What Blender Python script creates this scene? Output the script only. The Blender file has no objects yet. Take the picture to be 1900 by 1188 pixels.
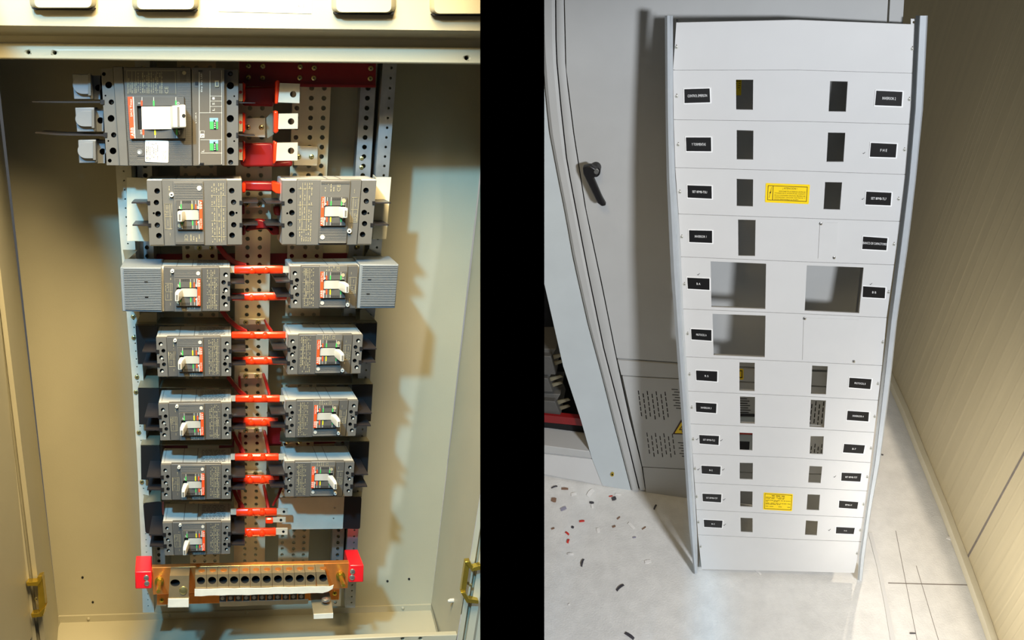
WALLH=1.75; WORLD=.10; COOL=320; WARM=18.5; KEY=700; SUNEL=0.5; KD=4.2; SUNE=800; WALL_FILL=4.5; EXPO=0.0
import bpy, bmesh, math, random
from mathutils import Vector, geometry
rnd = random.Random(7)
SC = bpy.context.scene
COL = SC.collection
# ------------------------------------------------------------------ camera
F, CX, CY = 1800.0, 950.0, 594.0
PHI = math.radians(42)
CAM = Vector((0, 0, 3.0))
RT = Vector((1, 0, 0)); FW = Vector((0, math.cos(PHI), -math.sin(PHI))); UP = Vector((0, math.sin(PHI), math.cos(PHI)))
cd = bpy.data.cameras.new('camera'); cam = bpy.data.objects.new('camera', cd); COL.objects.link(cam)
cam.location = CAM; cam.rotation_euler = (math.pi/2 - PHI, 0, 0)
cd.sensor_fit = 'HORIZONTAL'; cd.sensor_width = 36; cd.lens = 36*F/1900; cd.clip_start = .05
SC.camera = cam
def ray(x, y): return RT*((x-CX)/F) + UP*((CY-y)/F) + FW
class Surf:
    """a plane of the place; s(x, y, off) is the point of it seen at x, y, off metres in front of it"""
    def __init__(s, p, n): s.p = p.copy(); s.n = n.normalized()
    def __call__(s, x, y, off=0.0):
        r = ray(x, y); q = s.p + s.n*off
        return CAM + r*((q-CAM).dot(s.n)/r.dot(s.n))
nL = -ray(560, 190).normalized()
L = Surf(CAM - nL*1.40, nL)                  # front plane of the small breakers in the left cabinet
FL = Surf(Vector((0, 0, 0)), Vector((0, 0, 1)))   # floor of the right room
a0, a1 = FL(1120, 903), FL(1270, 924)
e = (a1-a0); e.z = 0; e.normalize()
CABN = Vector((e.y, -e.x, 0))
CB = Surf(a0, CABN)                          # front of the grey enclosure
fl, fr = FL(1290, 1063), FL(1597, 1077)
tp = CB(1477, 40, .07)
pn = (fr-fl).cross(tp-fl).normalized()
if pn.dot(CAM-fl) < 0: pn = -pn
PN = Surf(fl, pn)                            # front of the leaning panel
# ------------------------------------------------------------------ materials
def lin(c): 
    return tuple(((v/255/12.92) if v/255 <= .04045 else ((v/255+.055)/1.055)**2.4) for v in c)
MATS = {}
def mat(name, rgb, rough=.5, metal=0.0, var=.06, scale=30, bump=0.0, spec=.5, coat=0.0, stretch=None, bscale=None):
    m = bpy.data.materials.new(name); m.use_nodes = True; nt = m.node_tree; b = nt.nodes['Principled BSDF']
    c = lin(rgb); b.inputs['Roughness'].default_value = rough; b.inputs['Metallic'].default_value = metal
    b.inputs['Specular IOR Level'].default_value = spec; b.inputs['Coat Weight'].default_value = coat
    b.inputs['Base Color'].default_value = (*c, 1)
    if var or bump:
        tc = nt.nodes.new('ShaderNodeTexCoord'); mp = nt.nodes.new('ShaderNodeMapping')
        mp.inputs['Scale'].default_value = stretch or (1, 1, 1)
        nz = nt.nodes.new('ShaderNodeTexNoise'); nz.inputs['Scale'].default_value = scale; nz.inputs['Detail'].default_value = 4
        nt.links.new(tc.outputs['Object'], mp.inputs[0]); nt.links.new(mp.outputs[0], nz.inputs['Vector'])
        if var:
            rp = nt.nodes.new('ShaderNodeValToRGB')
            rp.color_ramp.elements[0].position = .3; rp.color_ramp.elements[1].position = .7
            rp.color_ramp.elements[0].color = (*[v*(1-var) for v in c], 1); rp.color_ramp.elements[1].color = (*[min(1, v*(1+var)) for v in c], 1)
            nt.links.new(nz.outputs[0], rp.inputs[0]); nt.links.new(rp.outputs[0], b.inputs['Base Color'])
        if bump:
            bp = nt.nodes.new('ShaderNodeBump'); bp.inputs['Strength'].default_value = bump; bp.inputs['Distance'].default_value = .002
            n2 = nz
            if bscale:
                n2 = nt.nodes.new('ShaderNodeTexNoise'); n2.inputs['Scale'].default_value = bscale; nt.links.new(mp.outputs[0], n2.inputs['Vector'])
            nt.links.new(n2.outputs[0], bp.inputs['Height']); nt.links.new(bp.outputs[0], b.inputs['Normal'])
    MATS[name] = m; return m
def M(n): return MATS[n]
mat('cabinet_paint', (164, 159, 136), .45, var=.03, scale=12, bump=.05, bscale=600)
mat('breaker_grey', (92, 91, 87), .45, var=.04, scale=60)
mat('breaker_dark', (76, 75, 72), .5, var=.04, scale=60)
mat('breaker_rib', (104, 102, 97), .5, var=.04, scale=60)
mat('breaker_light', (188, 184, 172), .45, var=.04, scale=40)
mat('cover_blue_grey', (112, 119, 124), .5, var=.03, scale=40)
mat('terminal_grey', (112, 116, 120), .4, var=.03, scale=40)
mat('barrier_black', (36, 33, 34), .38, var=.15, scale=50)
mat('black_plastic', (22, 21, 22), .4, var=.1, scale=60)
mat('hole_black', (8, 8, 8), .8, var=0)
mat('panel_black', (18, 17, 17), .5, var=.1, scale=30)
mat('print_cream', (150, 143, 116), .6, var=0)
mat('print_white', (205, 203, 192), .6, var=0)
mat('toggle_white', (204, 200, 186), .3, var=.02, scale=40)
mat('orange', (232, 72, 22), .5, var=0)
mat('mark_green', (60, 170, 80), .5, var=0)
mat('mark_yellow', (215, 210, 30), .5, var=0)
mat('mark_blue', (120, 165, 200), .5, var=0)
mat('galvanised', (176, 178, 176), .38, .85, var=.14, scale=45)
mat('painted_post', (190, 188, 172), .5, .1, var=.08, scale=40)
mat('tinned', (212, 198, 165), .38, .45, var=.07, scale=14, stretch=(3, .8, 1), bump=.05)
mat('tinned_bright', (228, 220, 198), .32, .5, var=.08, scale=30)
mat('red_sleeve', (226, 52, 10), .3, var=.06, scale=30, coat=.4)
mat('red_dark', (132, 12, 8), .38, var=.1, scale=30, coat=.2)
mat('red_beam', (122, 6, 12), .45, var=.08, scale=20)
mat('red_insulator', (222, 26, 34), .35, var=.06, scale=30, coat=.3)
mat('copper', (236, 150, 76), .32, .75, var=.12, scale=25, stretch=(3, 1, 1))
mat('lug_metal', (196, 172, 130), .3, .75, var=.1, scale=40)
mat('brass', (205, 178, 70), .25, .9, var=.12, scale=40)
mat('steel_screw', (190, 190, 186), .3, .9, var=.1, scale=80)
mat('bolt_zinc', (200, 190, 130), .28, .9, var=.12, scale=80)
mat('tape', (214, 209, 192), .75, var=.05, scale=80, bump=.2)
mat('paper', (215, 214, 208), .6, var=0)
mat('olive_steel', (126, 120, 98), .45, .3, var=.1, scale=40)
mat('grey_plate', (204, 199, 176), .45, .05, var=.08, scale=35)
mat('smoked', (96, 92, 85), .18, var=.04, scale=40, coat=.5)
mat('enclosure_grey', (180, 181, 179), .42, var=.03, scale=8, bump=.06, bscale=500)
mat('enclosure_blue', (192, 200, 202), .42, var=.03, scale=8)
mat('panel_grey', (205, 205, 203), .5, var=.015, scale=10)
mat('rail_grey', (188, 194, 198), .35, .2, var=.04, scale=20)
mat('name_black', (12, 11, 12), .42, var=.1, scale=30)
mat('plate_white', (240, 240, 238), .5, var=0)
mat('sticker_yellow', (250, 214, 0), .5, var=.02, scale=20)
mat('sticker_ink', (60, 25, 0), .6, var=0)
mat('wall_cream', (194, 181, 147), .45, var=.05, scale=6, stretch=(6, 6, .3), bump=.03)
mat('base_cream', (222, 214, 188), .5, var=.04, scale=10)
mat('concrete', (216, 215, 211), .8, var=.07, scale=22, bump=.6, bscale=160)
mat('concrete_dark', (205, 199, 190), .85, var=.06, scale=12, bump=.3, bscale=120)
mat('joint', (120, 112, 104), .9, var=.1, scale=40)
mat('scrap_white', (232, 230, 226), .6, var=.04, scale=60)
mat('scrap_red', (200, 50, 40), .5, var=.06, scale=60)
mat('scrap_dark', (62, 60, 66), .5, var=.1, scale=60)
mat('scrap_brown', (130, 100, 80), .6, var=.1, scale=60)
mat('scrap_violet', (150, 148, 165), .6, var=.06, scale=60)
mat('screw_pale', (200, 200, 190), .35, .2, var=.08, scale=80)
mat('slide_white', (168, 168, 160), .35, var=.02, scale=40)
mat('void_black', (0, 0, 0), 1.0, var=0, spec=0)
# ------------------------------------------------------------------ mesh building
def circ(x, y, r, n=16, ry=None, a=0.0):
    ry = ry or r
    return [(x + r*math.cos(a+2*math.pi*k/n), y + ry*math.sin(a+2*math.pi*k/n)) for k in range(n)]
def rect(x0, y0, x1, y1): return [(x0, y0), (x1, y0), (x1, y1), (x0, y1)]
def rrect(q, r=.15, n=4):
    """a quad with rounded corners, r as a share of the shorter side"""
    out = []; P = [Vector(p) for p in q]
    m = min((P[i]-P[(i+1) % 4]).length for i in range(4))*r
    for i in range(4):
        p, a, b = P[i], P[i-1], P[(i+1) % 4]
        u = (a-p).normalized()*m; v = (b-p).normalized()*m
        for k in range(n+1):
            t = k/n; out.append(tuple(p + u*(1-t)**2 + v*t**2))
    return out
def strip(x0, y0, x1, y1, w):
    d = Vector((x1-x0, y1-y0)).normalized(); p = Vector((-d.y, d.x))*w/2
    return [(x0+p.x, y0+p.y), (x1+p.x, y1+p.y), (x1-p.x, y1-p.y), (x0-p.x, y0-p.y)]
def band(path, w):
    """a bent ribbon outline about a polyline; w is one width or a list"""
    P = [Vector(p) for p in path]; a, b = [], []
    for i, p in enumerate(P):
        d = (P[min(i+1, len(P)-1)]-P[max(i-1, 0)]).normalized(); q = Vector((-d.y, d.x))*((w[i] if isinstance(w, (list, tuple)) else w)/2)
        a.append(tuple(p+q)); b.append(tuple(p-q))
    return a + b[::-1]
def hom(q):
    """unit square -> quad (projective)"""
    (x0, y0), (x1, y1), (x2, y2), (x3, y3) = q
    dx1, dx2, sx = x1-x2, x3-x2, x0-x1+x2-x3
    dy1, dy2, sy = y1-y2, y3-y2, y0-y1+y2-y3
    dt = dx1*dy2-dx2*dy1
    g = (sx*dy2-dx2*sy)/dt; h = (dx1*sy-sx*dy1)/dt
    A = (x1-x0+g*x1, x3-x0+h*x3, x0, y1-y0+g*y1, y3-y0+h*y3, y0)
    def f(s, t):
        w = g*s+h*t+1
        return ((A[0]*s+A[1]*t+A[2])/w, (A[3]*s+A[4]*t+A[5])/w)
    return f
def inv(f, x, y):
    s = t = .5
    for _ in range(12):
        px, py = f(s, t); e0 = 1e-4
        ax, ay = f(s+e0, t); bx, by = f(s, t+e0)
        a, c, b, d = (ax-px)/e0, (ay-py)/e0, (bx-px)/e0, (by-py)/e0
        det = a*d-b*c; rx, ry = x-px, y-py
        s += (d*rx-b*ry)/det; t += (a*ry-c*rx)/det
    return s, t
class MB:
    def __init__(s): s.v = []; s.f = []; s.m = []
    def add(s, vs, fs, m=0):
        b = len(s.v); s.v += vs; s.f += [tuple(i+b for i in f) for f in fs]; s.m += [m]*len(fs); return s
    def poly(s, S, pts, off, back, holes=(), vp=None, m=0, hd=None, hm=1, cap=True):
        """outline on surface S at off, drawn back to back; holes sink to hd (or right through)"""
        def bk(p, o):
            if vp:
                D0, D1 = (S.p-CAM).length-off, (S.p-CAM).length-o; k = 1-D0/D1
                return S(p[0]+(vp[0]-p[0])*k, p[1]+(vp[1]-p[1])*k, o)
            return S(p[0], p[1], off) + S.n*(o-off)
        loops = [list(pts)] + [list(h) for h in holes]
        flat = [p for lp in loops for p in lp]
        vs = [S(x, y, off) for x, y in flat]
        if len(loops) == 1: fs = [tuple(range(len(pts)))] if len(pts) < 5 else [tuple(t) for t in geometry.tessellate_polygon([[Vector((x, y, 0)) for x, y in pts]])]
        else: fs = [tuple(t) for t in geometry.tessellate_polygon([[Vector((x, y, 0)) for x, y in lp] for lp in loops])]
        s.add(vs, fs, m)
        n = len(pts)
        b = [bk(p, back) for p in pts]
        s.add([S(x, y, off) for x, y in pts]+b, [(i, (i+1) % n, n+(i+1) % n, n+i) for i in range(n)], m)
        if cap and len(loops) > 1 and hd is None: s.add([bk(p, back) for p in flat], fs, m)
        elif cap: s.add(b, [tuple(range(n))] if n < 5 else [tuple(t) for t in geometry.tessellate_polygon([[Vector((x, y, 0)) for x, y in pts]])], m)
        for h in holes:
            k = len(h); o = back if hd is None else hd
            w = [bk(p, o) for p in h]
            s.add([S(x, y, off) for x, y in h]+w, [(i, (i+1) % k, k+(i+1) % k, k+i) for i in range(k)], m if hd is None else hm)
            if hd is not None: s.add(w, [tuple(range(k))], hm)
        return s
    def loft(s, rings, m=0, cap0=True, cap1=True):
        n = len(rings[0]); vs = [p for r in rings for p in r]; fs = []
        for j in range(len(rings)-1):
            for i in range(n): fs.append((j*n+i, j*n+(i+1) % n, (j+1)*n+(i+1) % n, (j+1)*n+i))
        if cap0: fs.append(tuple(range(n)))
        if cap1: fs.append(tuple((len(rings)-1)*n+i for i in range(n)))
        return s.add(vs, fs, m)
    def cyl(s, S, x, y, r, off, back, n=16, m=0, vp=None, ry=None):
        return s.poly(S, circ(x, y, r, n, ry), off, back, vp=vp, m=m)
    def dome(s, S, x, y, r, off, h, n=14, m=0):
        rings = []
        for k in range(4):
            a = k/3*math.pi/2*.92
            q = [S(px, py, off) + S.n*(h*math.sin(a)) for px, py in circ(x, y, r*math.cos(a), n)]
            rings.append(q)
        return s.loft(rings, m)
    def tube(s, path, r, n=10, m=0):
        rings = []
        for i, p in enumerate(path):
            d = (path[min(i+1, len(path)-1)]-path[max(i-1, 0)]).normalized()
            u = d.orthogonal().normalized() if i == 0 else (u-d*u.dot(d)).normalized()
            v = d.cross(u); rr = r[i] if isinstance(r, (list, tuple)) else r
            rings.append([p + (u*math.cos(2*math.pi*k/n)+v*math.sin(2*math.pi*k/n))*rr for k in range(n)])
        return s.loft(rings, m)
    def build(s, name, mats, parent=None, bevel=0.0, label=None, seg=2, loc=None):
        c = loc or sum(s.v, Vector())/len(s.v)
        me = bpy.data.meshes.new(name); me.from_pydata([p-c for p in s.v], [], s.f)
        for mm in ([mats] if isinstance(mats, str) else mats): me.materials.append(M(mm))
        me.polygons.foreach_set('material_index', s.m)
        bm = bmesh.new(); bm.from_mesh(me)
        bmesh.ops.remove_doubles(bm, verts=bm.verts, dist=1e-6)
        bmesh.ops.recalc_face_normals(bm, faces=bm.faces); bm.to_mesh(me); bm.free()
        me.polygons.foreach_set('use_smooth', [True]*len(me.polygons)); me.set_sharp_from_angle(angle=math.radians(32))
        o = bpy.data.objects.new(name, me); COL.objects.link(o)
        WL[o] = c
        o.location = c - (WL[parent] if parent else Vector())
        if parent: o.parent = parent
        if bevel:
            md = o.modifiers.new('bevel', 'BEVEL'); md.width = bevel; md.segments = seg; md.limit_method = 'ANGLE'; md.angle_limit = math.radians(40)
        if label: o['label'] = label
        return o
WL = {}
def thing(name, label, cat, loc, group=None):
    o = bpy.data.objects.new(name, None); COL.objects.link(o); o.location = loc; o.empty_display_size = .02; WL[o] = loc.copy()
    o['label'] = label; o['category'] = cat
    if group: o['group'] = group
    return o
def tag(o, label, cat, group=None):
    o['label'] = label; o['category'] = cat
    if group: o['group'] = group
    return o
def structure(o): o['kind'] = 'structure'; return o
_font = {}
def glyphs(txt):
    if txt not in _font:
        c = bpy.data.curves.new('t', 'FONT'); c.body = txt; c.resolution_u = 2
        o = bpy.data.objects.new('t', c); COL.objects.link(o)
        bpy.context.view_layer.update()
        e = o.evaluated_get(bpy.context.evaluated_depsgraph_get()); me = e.to_mesh()
        vs = [(v.co.x, v.co.y) for v in me.vertices]; fs = [tuple(p.vertices) for p in me.polygons]
        e.to_mesh_clear(); bpy.data.objects.remove(o); bpy.data.curves.remove(c)
        x0, x1 = min(v[0] for v in vs), max(v[0] for v in vs); y0, y1 = min(v[1] for v in vs), max(v[1] for v in vs)
        _font[txt] = ([((x-x0)/(x1-x0), (y-y0)/(y1-y0)) for x, y in vs], fs)
    return _font[txt]
def text(mb, S, txt, q, off, m=0, rot=0):
    """lettering filling quad q (top left, top right, bottom right, bottom left), turned by quarter turns; q may be a function"""
    f = q if callable(q) else hom(q); vs, fs = glyphs(txt); out = []
    for x, y in vs:
        s, t = x, 1-y
        for _ in range(rot % 4): s, t = 1-t, s         # quarter turn clockwise
        out.append(S(*f(s, t), off))
    mb.add(out, fs, m)
def sub(f, s0, t0, s1, t1): return lambda s, t: f(s0+(s1-s0)*s, t0+(t1-t0)*t)
def fq(f, s0, t0, s1, t1): return [f(s0, t0), f(s1, t0), f(s1, t1), f(s0, t1)]
def flat(mb, S, pts, off, m=0): mb.add([S(x, y, off) for x, y in pts], [tuple(range(len(pts)))], m)
def print_rows(mb, S, f, s0, t0, s1, t1, n, off, vertical=True, m=0, lo=.012, hi=.05, fill=.75, th=.3):
    """lines of very small print: n lines of short strokes of unequal length"""
    for i in range(n):
        a = i/n; w = 1/n*th; p = 0
        while p < 1:
            l = rnd.uniform(lo, hi)/(max(abs(t1-t0), .05) if vertical else max(abs(s1-s0), .05)); g = l*rnd.uniform(.15, .5)
            if rnd.random() < fill:
                b = min(1, p+l)
                if vertical: q = fq(f, s0+(s1-s0)*a, t0+(t1-t0)*p, s0+(s1-s0)*(a+w), t0+(t1-t0)*b)
                else: q = fq(f, s0+(s1-s0)*p, t0+(t1-t0)*a, s0+(s1-s0)*b, t0+(t1-t0)*(a+w))
                flat(mb, S, q, off, m)
            p += l+g
def frame_lines(mb, S, f, s0, t0, s1, t1, w, off, m=0, wt=None):
    wt = wt or w
    for q in ((s0, t0, s1, t0+wt), (s0, t1-wt, s1, t1), (s0, t0, s0+w, t1), (s1-w, t0, s1, t1)): flat(mb, S, fq(f, *q), off, m)
def screw(S, x, y, r, off, parent, mt='steel_screw', name='screw', slot=True):
    b = MB(); b.dome(S, x, y, r, off, r*S_px(S, x, y)*.45, m=0)
    if slot:
        h = r*S_px(S, x, y)*.45*1.02
        a = rnd.uniform(0, 3.1)
        for k in (0, 1):
            c, s_ = math.cos(a+k*math.pi/2)*r*.5, math.sin(a+k*math.pi/2)*r*.5
            b.poly(S, strip(x-c, y-s_, x+c, y+s_, r*.22), off+h, off+h-.0004, m=1)
    return b.build(name, [mt, 'hole_black'], parent)
def S_px(S, x, y): return (S(x+1, y, 0)-S(x, y, 0)).length
# ================================================================== LEFT: the open distribution cabinet
def Z(x0, y0, sc): return lambda *a: [(x0+a[i]/sc, y0+a[i+1]/sc) for i in range(0, len(a), 2)]
BACK = -.20; FRONT = .035
cab = thing('electrical_cabinet', 'open beige steel cabinet holding the circuit breakers, left of the black band', 'cabinet', L(450, 1180, -.1))
b = MB(); b.poly(L, [(-12, 60), (920, 60), (800, 1123), (108, 1145)], BACK, BACK-.003)
o = b.build('back_panel', 'cabinet_paint', cab)
for x, y in ((172, 1118), (719, 1079), (759, 1075), (153, 1072)):
    b = MB(); b.cyl(L, x, y, 2.2, BACK+.0006, BACK, 10); b.build('bolt_hole', 'hole_black', o)
# side panels, ruled from the front posts to the back panel
def ruled(A, offA, B, offB, S=L, th=.002, nrm=None):
    """a sheet between two polylines of points"""
    a = [S(x, y, offA) for x, y in A]; c = [S(x, y, offB) for x, y in B]; n = len(a)
    k = MB(); k.add(a+c, [(i, i+1, n+i+1, n+i) for i in range(n-1)])
    return k
b = ruled([(-49, 90), (84, 1188), (92, 1255)], FRONT, [(-15, 90), (108, 1145), (112, 1180)], BACK); b.build('side_panel', 'cabinet_paint', cab)
b = ruled([(958, 90), (958, 497), (849, 1178), (838, 1255)], FRONT, [(918, 90), (874, 497), (800, 1123), (797, 1160)], BACK); b.build('side_panel', 'cabinet_paint', cab)
# bottom tray with its turned-up back and side flanges
t0, t1 = L(112, 1156, BACK+.004), L(799.5, 1133, BACK+.004)
b = MB()
dn = L.n*.235
b.add([t0, t1, t1+dn, t0+dn], [(0, 1, 2, 3)])
b.build('bottom_tray', 'cabinet_paint', cab)
b = MB(); b.poly(L, [(108, 1144.5), (800, 1122.5), (799.5, 1134), (112, 1157)], BACK+.004, BACK)
o = b.build('back_flange', 'cabinet_paint', cab)
for x, y in ((164, 1149), (313, 1142.5), (457.5, 1137.5), (747.5, 1129)):
    b = MB(); b.dome(L, x, y, 3.2, BACK+.004, .002); b.build('rivet', 'cabinet_paint', o)
for (x0, y0, x1, y1), (bx, by) in (((108, 1144.5, 112, 1157), (97, 1188)), ((800, 1122.5, 799.5, 1134), (826, 1178))):
    a = [L(x0, y0, BACK+.004), L(x1, y1, BACK+.004)]
    k = MB(); k.add(a + [a[1]+L.n*.2, a[0]+L.n*.2], [(0, 1, 2, 3)]); k.build('side_flange', 'cabinet_paint', cab)
b = MB(); b.poly(L, [(-60, 1216), (690, 1183.5), (849, 1178), (838, 1230), (-60, 1262)], FRONT, FRONT-.012, [circ(747, 1186.5, 3), circ(780, 1186, 3)])
b.build('front_sill', 'cabinet_paint', cab, bevel=.0015)
# front posts: flat, raised ridge, inner return
def lx(y): return 43+.121*(y-850)
def rx(y): return min(958, 891-.158*(y-921))
ys = [60, 300, 500, 700, 850, 1000, 1100, 1255]
for nm, fn, sg in (('left', lx, -1), ('right', rx, 1)):
    prof = [(0, FRONT-.012), (0, FRONT), (9, FRONT), (10, FRONT-.006), (14, FRONT-.006), (16, FRONT+.004), (29, FRONT+.006), (33, FRONT+.001), (150, FRONT+.001), (150, FRONT-.012)]
    k = MB(); n = len(prof)
    k.loft([[L(min(975, fn(y)+sg*dx), y, of) for dx, of in prof] for y in ys]); k.build('front_post', 'cabinet_paint', cab)
# header over the opening: a door foot with louvres above, a hollow, then the lip with its holes
prof = [(-90, -80, .085), (47, 57, .085), (51, 61, .08), (57, 66, .066), (62, 71, .05), (66, 75, .046), (79, 89, .044)]
k = MB(); k.loft([[L(x, yl+(yr-yl)*x/891, of) for yl, yr, of in prof] + [L(x, -90, .02)] for x in (-120, 975)]); hd = k.build('header_panel', 'cabinet_paint', cab)
def lip(x, t): return 79.5+9.5*x/891+t*(29.5+0.6*x/891)
k = MB(); q = [(-120, lip(-120, 0)), (975, lip(975, 0)), (975, lip(975, 1)), (-120, lip(-120, 1))]
k.poly(L, q, .05, .035, [circ(52, 97, 3.6, 12), circ(101, 98, 3.8, 12), circ(866, 107.5, 4.2, 12)])
k.build('header_lip', 'cabinet_paint', cab, bevel=.002)
k = MB(); k.loft([[L(-150, 84, .044), L(958, 88, .044), L(918, 60, BACK), L(-15, 60, BACK)], [L(-150, 80, .044), L(958, 84, .044), L(918, 56, BACK), L(-15, 56, BACK)]]); k.build('roof_panel', 'cabinet_paint', cab)
k = MB(); k.poly(L, [(-104, -300), (-90, -300), (60, 1180), (48, 1180)], .042, .62); k.build('unseen_open_door', 'cabinet_paint', cab)  # door out of view, sized to shade the left back from the cool lamp
k = MB()
for h in ((52, 97), (101, 98), (866, 107.5)): k.cyl(L, h[0], h[1], 5, .036, .034, 10)
k.build('hole_backing', 'hole_black', cab)
for x0, x1, yb in ((55, 179, 16), (245, 369, 19), (615, 735, 24.5), (797, 921, 27)):
    R0 = rrect([(x0, yb-46), (x1, yb-46), (x1, yb), (x0, yb)], .3, 5); R1 = rrect([(x0+9, yb-40), (x1-9, yb-40), (x1-9, yb-2), (x0+9, yb-2)], .3, 5)
    R2 = rrect([(x0+4, yb-44), (x1-4, yb-44), (x1-4, yb-.5), (x0+4, yb-.5)], .3, 5)
    k = MB(); k.loft([[L(x, y, .0852) for x, y in R0], [L(x, y, .095) for x, y in R2], [L(x, y, .1) for x, y in R1]], cap0=False); lv = k.build('louvre', 'cabinet_paint', hd)
    k = MB(); k.poly(L, [(x0+3, yb-2), (x1-3, yb-2), (x1-7, yb+2.5), (x0+7, yb+1.5)], .0935, .0853); k.build('louvre_slot', 'hole_black', lv)
k = MB(); k.poly(L, [(404, -30), (579, -30), (578, 25), (406, 21)], .0857, .0851); st = k.build('label_sheet', 'paper', hd, label='white paper label stuck between the louvres')
k = MB(); text(k, L, 'NOM', [(487, 9), (498, 9.5), (498, 15), (487, 14.5)], .0861); text(k, L, 'ANCE', [(553, 8.5), (565, 9), (565, 14), (553, 13.5)], .0861, 1); k.build('lettering', ['print_cream', 'scrap_red'], st)
# brass strike brackets on the posts and the white pin on the right
for slabs, scr, lab in ((([(69, 1071), (78, 1068), (84.5, 1126), (77, 1139), (72, 1132)], [(48, 1081), (69, 1080), (78, 1068), (78, 1075), (70, 1088), (50, 1088)], [(57, 1140), (72, 1138), (84, 1126), (80, 1143), (78, 1145), (59, 1147)]), (67, 1112), 'left'), (([(863, 1043), (872, 1046), (864, 1100), (866, 1108), (855, 1100)], [(863, 1043), (872, 1042), (878, 1053), (892, 1049), (892, 1058), (876, 1061)], [(855, 1100), (864, 1100), (870, 1112), (888, 1115), (888, 1121), (866, 1119)]), (873, 1086), 'right')):
    k = MB()
    for q, o_ in zip(slabs, (.046, .05, .05)): k.poly(L, q, o_, o_-.012)
    br = k.build('strike_bracket', 'brass', cab, label='brass strike bracket on the %s post' % lab, bevel=.0006)
    screw(L, scr[0], scr[1], 3, .042, br, 'bolt_zinc')
k = MB(); k.tube([L(851, 1114, -.03), L(835, 1115, -.028), L(831, 1116, -.027)], [.0035, .0035, .002]); k.build('latch_pin', 'breaker_light', cab)
k = MB(); k.cyl(L, 855, 1115, 9, -.03, -.04, 16, ry=26); k.build('latch_plate', 'cabinet_paint', cab)
k = MB(); k.poly(L, [(33, 1113), (45, 1088), (52, 1088), (52, 1168), (42, 1166)], FRONT+.0022, FRONT+.0012); k.build('hinge_plate', 'cabinet_paint', cab)
# ------------------------------------------------------------------ vertical posts and perforated bars behind the breakers
def edge(pts):
    P = sorted(pts, key=lambda p: p[1])
    def f(y):
        for (x0, y0), (x1, y1) in zip(P, P[1:]):
            if y <= y1 or (x1, y1) == P[-1]: return x0+(x1-x0)*(y-y0)/(y1-y0)
    return f
def perforated(name, label, cat, le, re, y0, y1, cols, off, mt, ystart=126, hr=.255, back=None, group=None, skip=None):
    fa, fb = edge(le), edge(re); k = MB()
    back = off-.004 if back is None else back
    yh = []; y = ystart; 
    while y < y1-4: yh.append(y); y += max(11, 18.3-(y-200)*.0085)
    cuts = [y0] + [(a+c)/2 for a, c in zip(yh, yh[1:])] + [y1]
    for i in range(len(cuts)-1):
        a, c = cuts[i], cuts[i+1]; p = yh[i]
        out = [(fa(a), a), (fb(a), a), (fb(c), c), (fa(c), c)]
        hs = [circ(fa(p)+(fb(p)-fa(p))*u, p, (cuts[2]-cuts[1])*hr*(1-.35*(p-126)/900), 10) for u in cols]
        loops = [out]+hs; fl_ = [q for lp in loops for q in lp]
        k.add([L(x, yy, off) for x, yy in fl_], [tuple(t) for t in geometry.tessellate_polygon([[Vector((x, yy, 0)) for x, yy in lp] for lp in loops])])
        for h in hs:
            m = len(h); k.add([L(x, yy, off) for x, yy in h]+[L(x, yy, off)-L.n*.004 for x, yy in h], [(j, (j+1) % m, m+(j+1) % m, m+j) for j in range(m)])
    A = [(fa(y), y) for y in cuts]; B_ = [(fb(y), y) for y in cuts]
    for E in (A, B_):
        n = len(E); v = [L(x, y, off) for x, y in E]; k.add(v+[p+L.n*(back-off) for p in v], [(i, i+1, n+i+1, n+i) for i in range(n-1)])
    o = k.build(name, mt); tag(o, label, cat, group); return o
perforated('perforated_bar', 'perforated tinned bar behind the left column of breakers', 'busbar', [(328, 112), (334, 320), (341.6, 590), (350, 900), (353, 1050)], [(400, 112), (402, 320), (405, 590), (407, 1050)], 112, 1050, (.15, .5, .85), -.135, 'tinned', group='perforated tinned bars')
perforated('perforated_bar', 'bright perforated tinned bar down the centre between the breaker columns', 'busbar', [(443, 112), (437, 330), (435, 700), (434, 1050)], [(508, 112), (504, 330), (499, 600), (491, 1050)], 112, 1050, (.35, .7), -.1, 'tinned', group='perforated tinned bars')
perforated('perforated_bar', 'perforated tinned bar behind the right column of breakers', 'busbar', [(546, 112), (543, 161), (538, 320), (529, 590), (522, 800), (515.5, 1050)], [(617, 112), (614, 161), (607, 320), (593, 590), (583, 800), (571.5, 1050)], 112, 1050, (.13, .5, .83), -.135, 'tinned', group='perforated tinned bars')
perforated('perforated_post', 'grey punched steel post behind the left breakers', 'post', [(250, 112), (258, 470), (264, 585), (271, 700), (277, 880), (283, 1125)], [(278, 112), (285, 470), (291, 585), (297, 700), (303, 880), (308, 1125)], 112, 1125, (.55,), -.12, 'galvanised', back=-.19)
perforated('perforated_post', 'grey punched steel post behind the right breakers', 'post', [(672, 112), (659, 327), (642, 520), (630, 700), (622, 860), (612, 1125)], [(700, 112), (687, 327), (668, 520), (656, 700), (645, 860), (632, 1125)], 112, 1125, (.5,), -.12, 'galvanised', back=-.19)
perforated('upright_channel', 'galvanised upright channel on the right of the breakers', 'post', [(711, 112), (697, 327), (682, 500), (669, 620), (655, 860), (645, 985), (640, 1128)], [(737, 112), (721, 327), (704, 500), (692, 620), (677, 860), (665, 985), (659, 1128)], 112, 1128, (.62,), -.085, 'galvanised', hr=.14, back=-.19)
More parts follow.
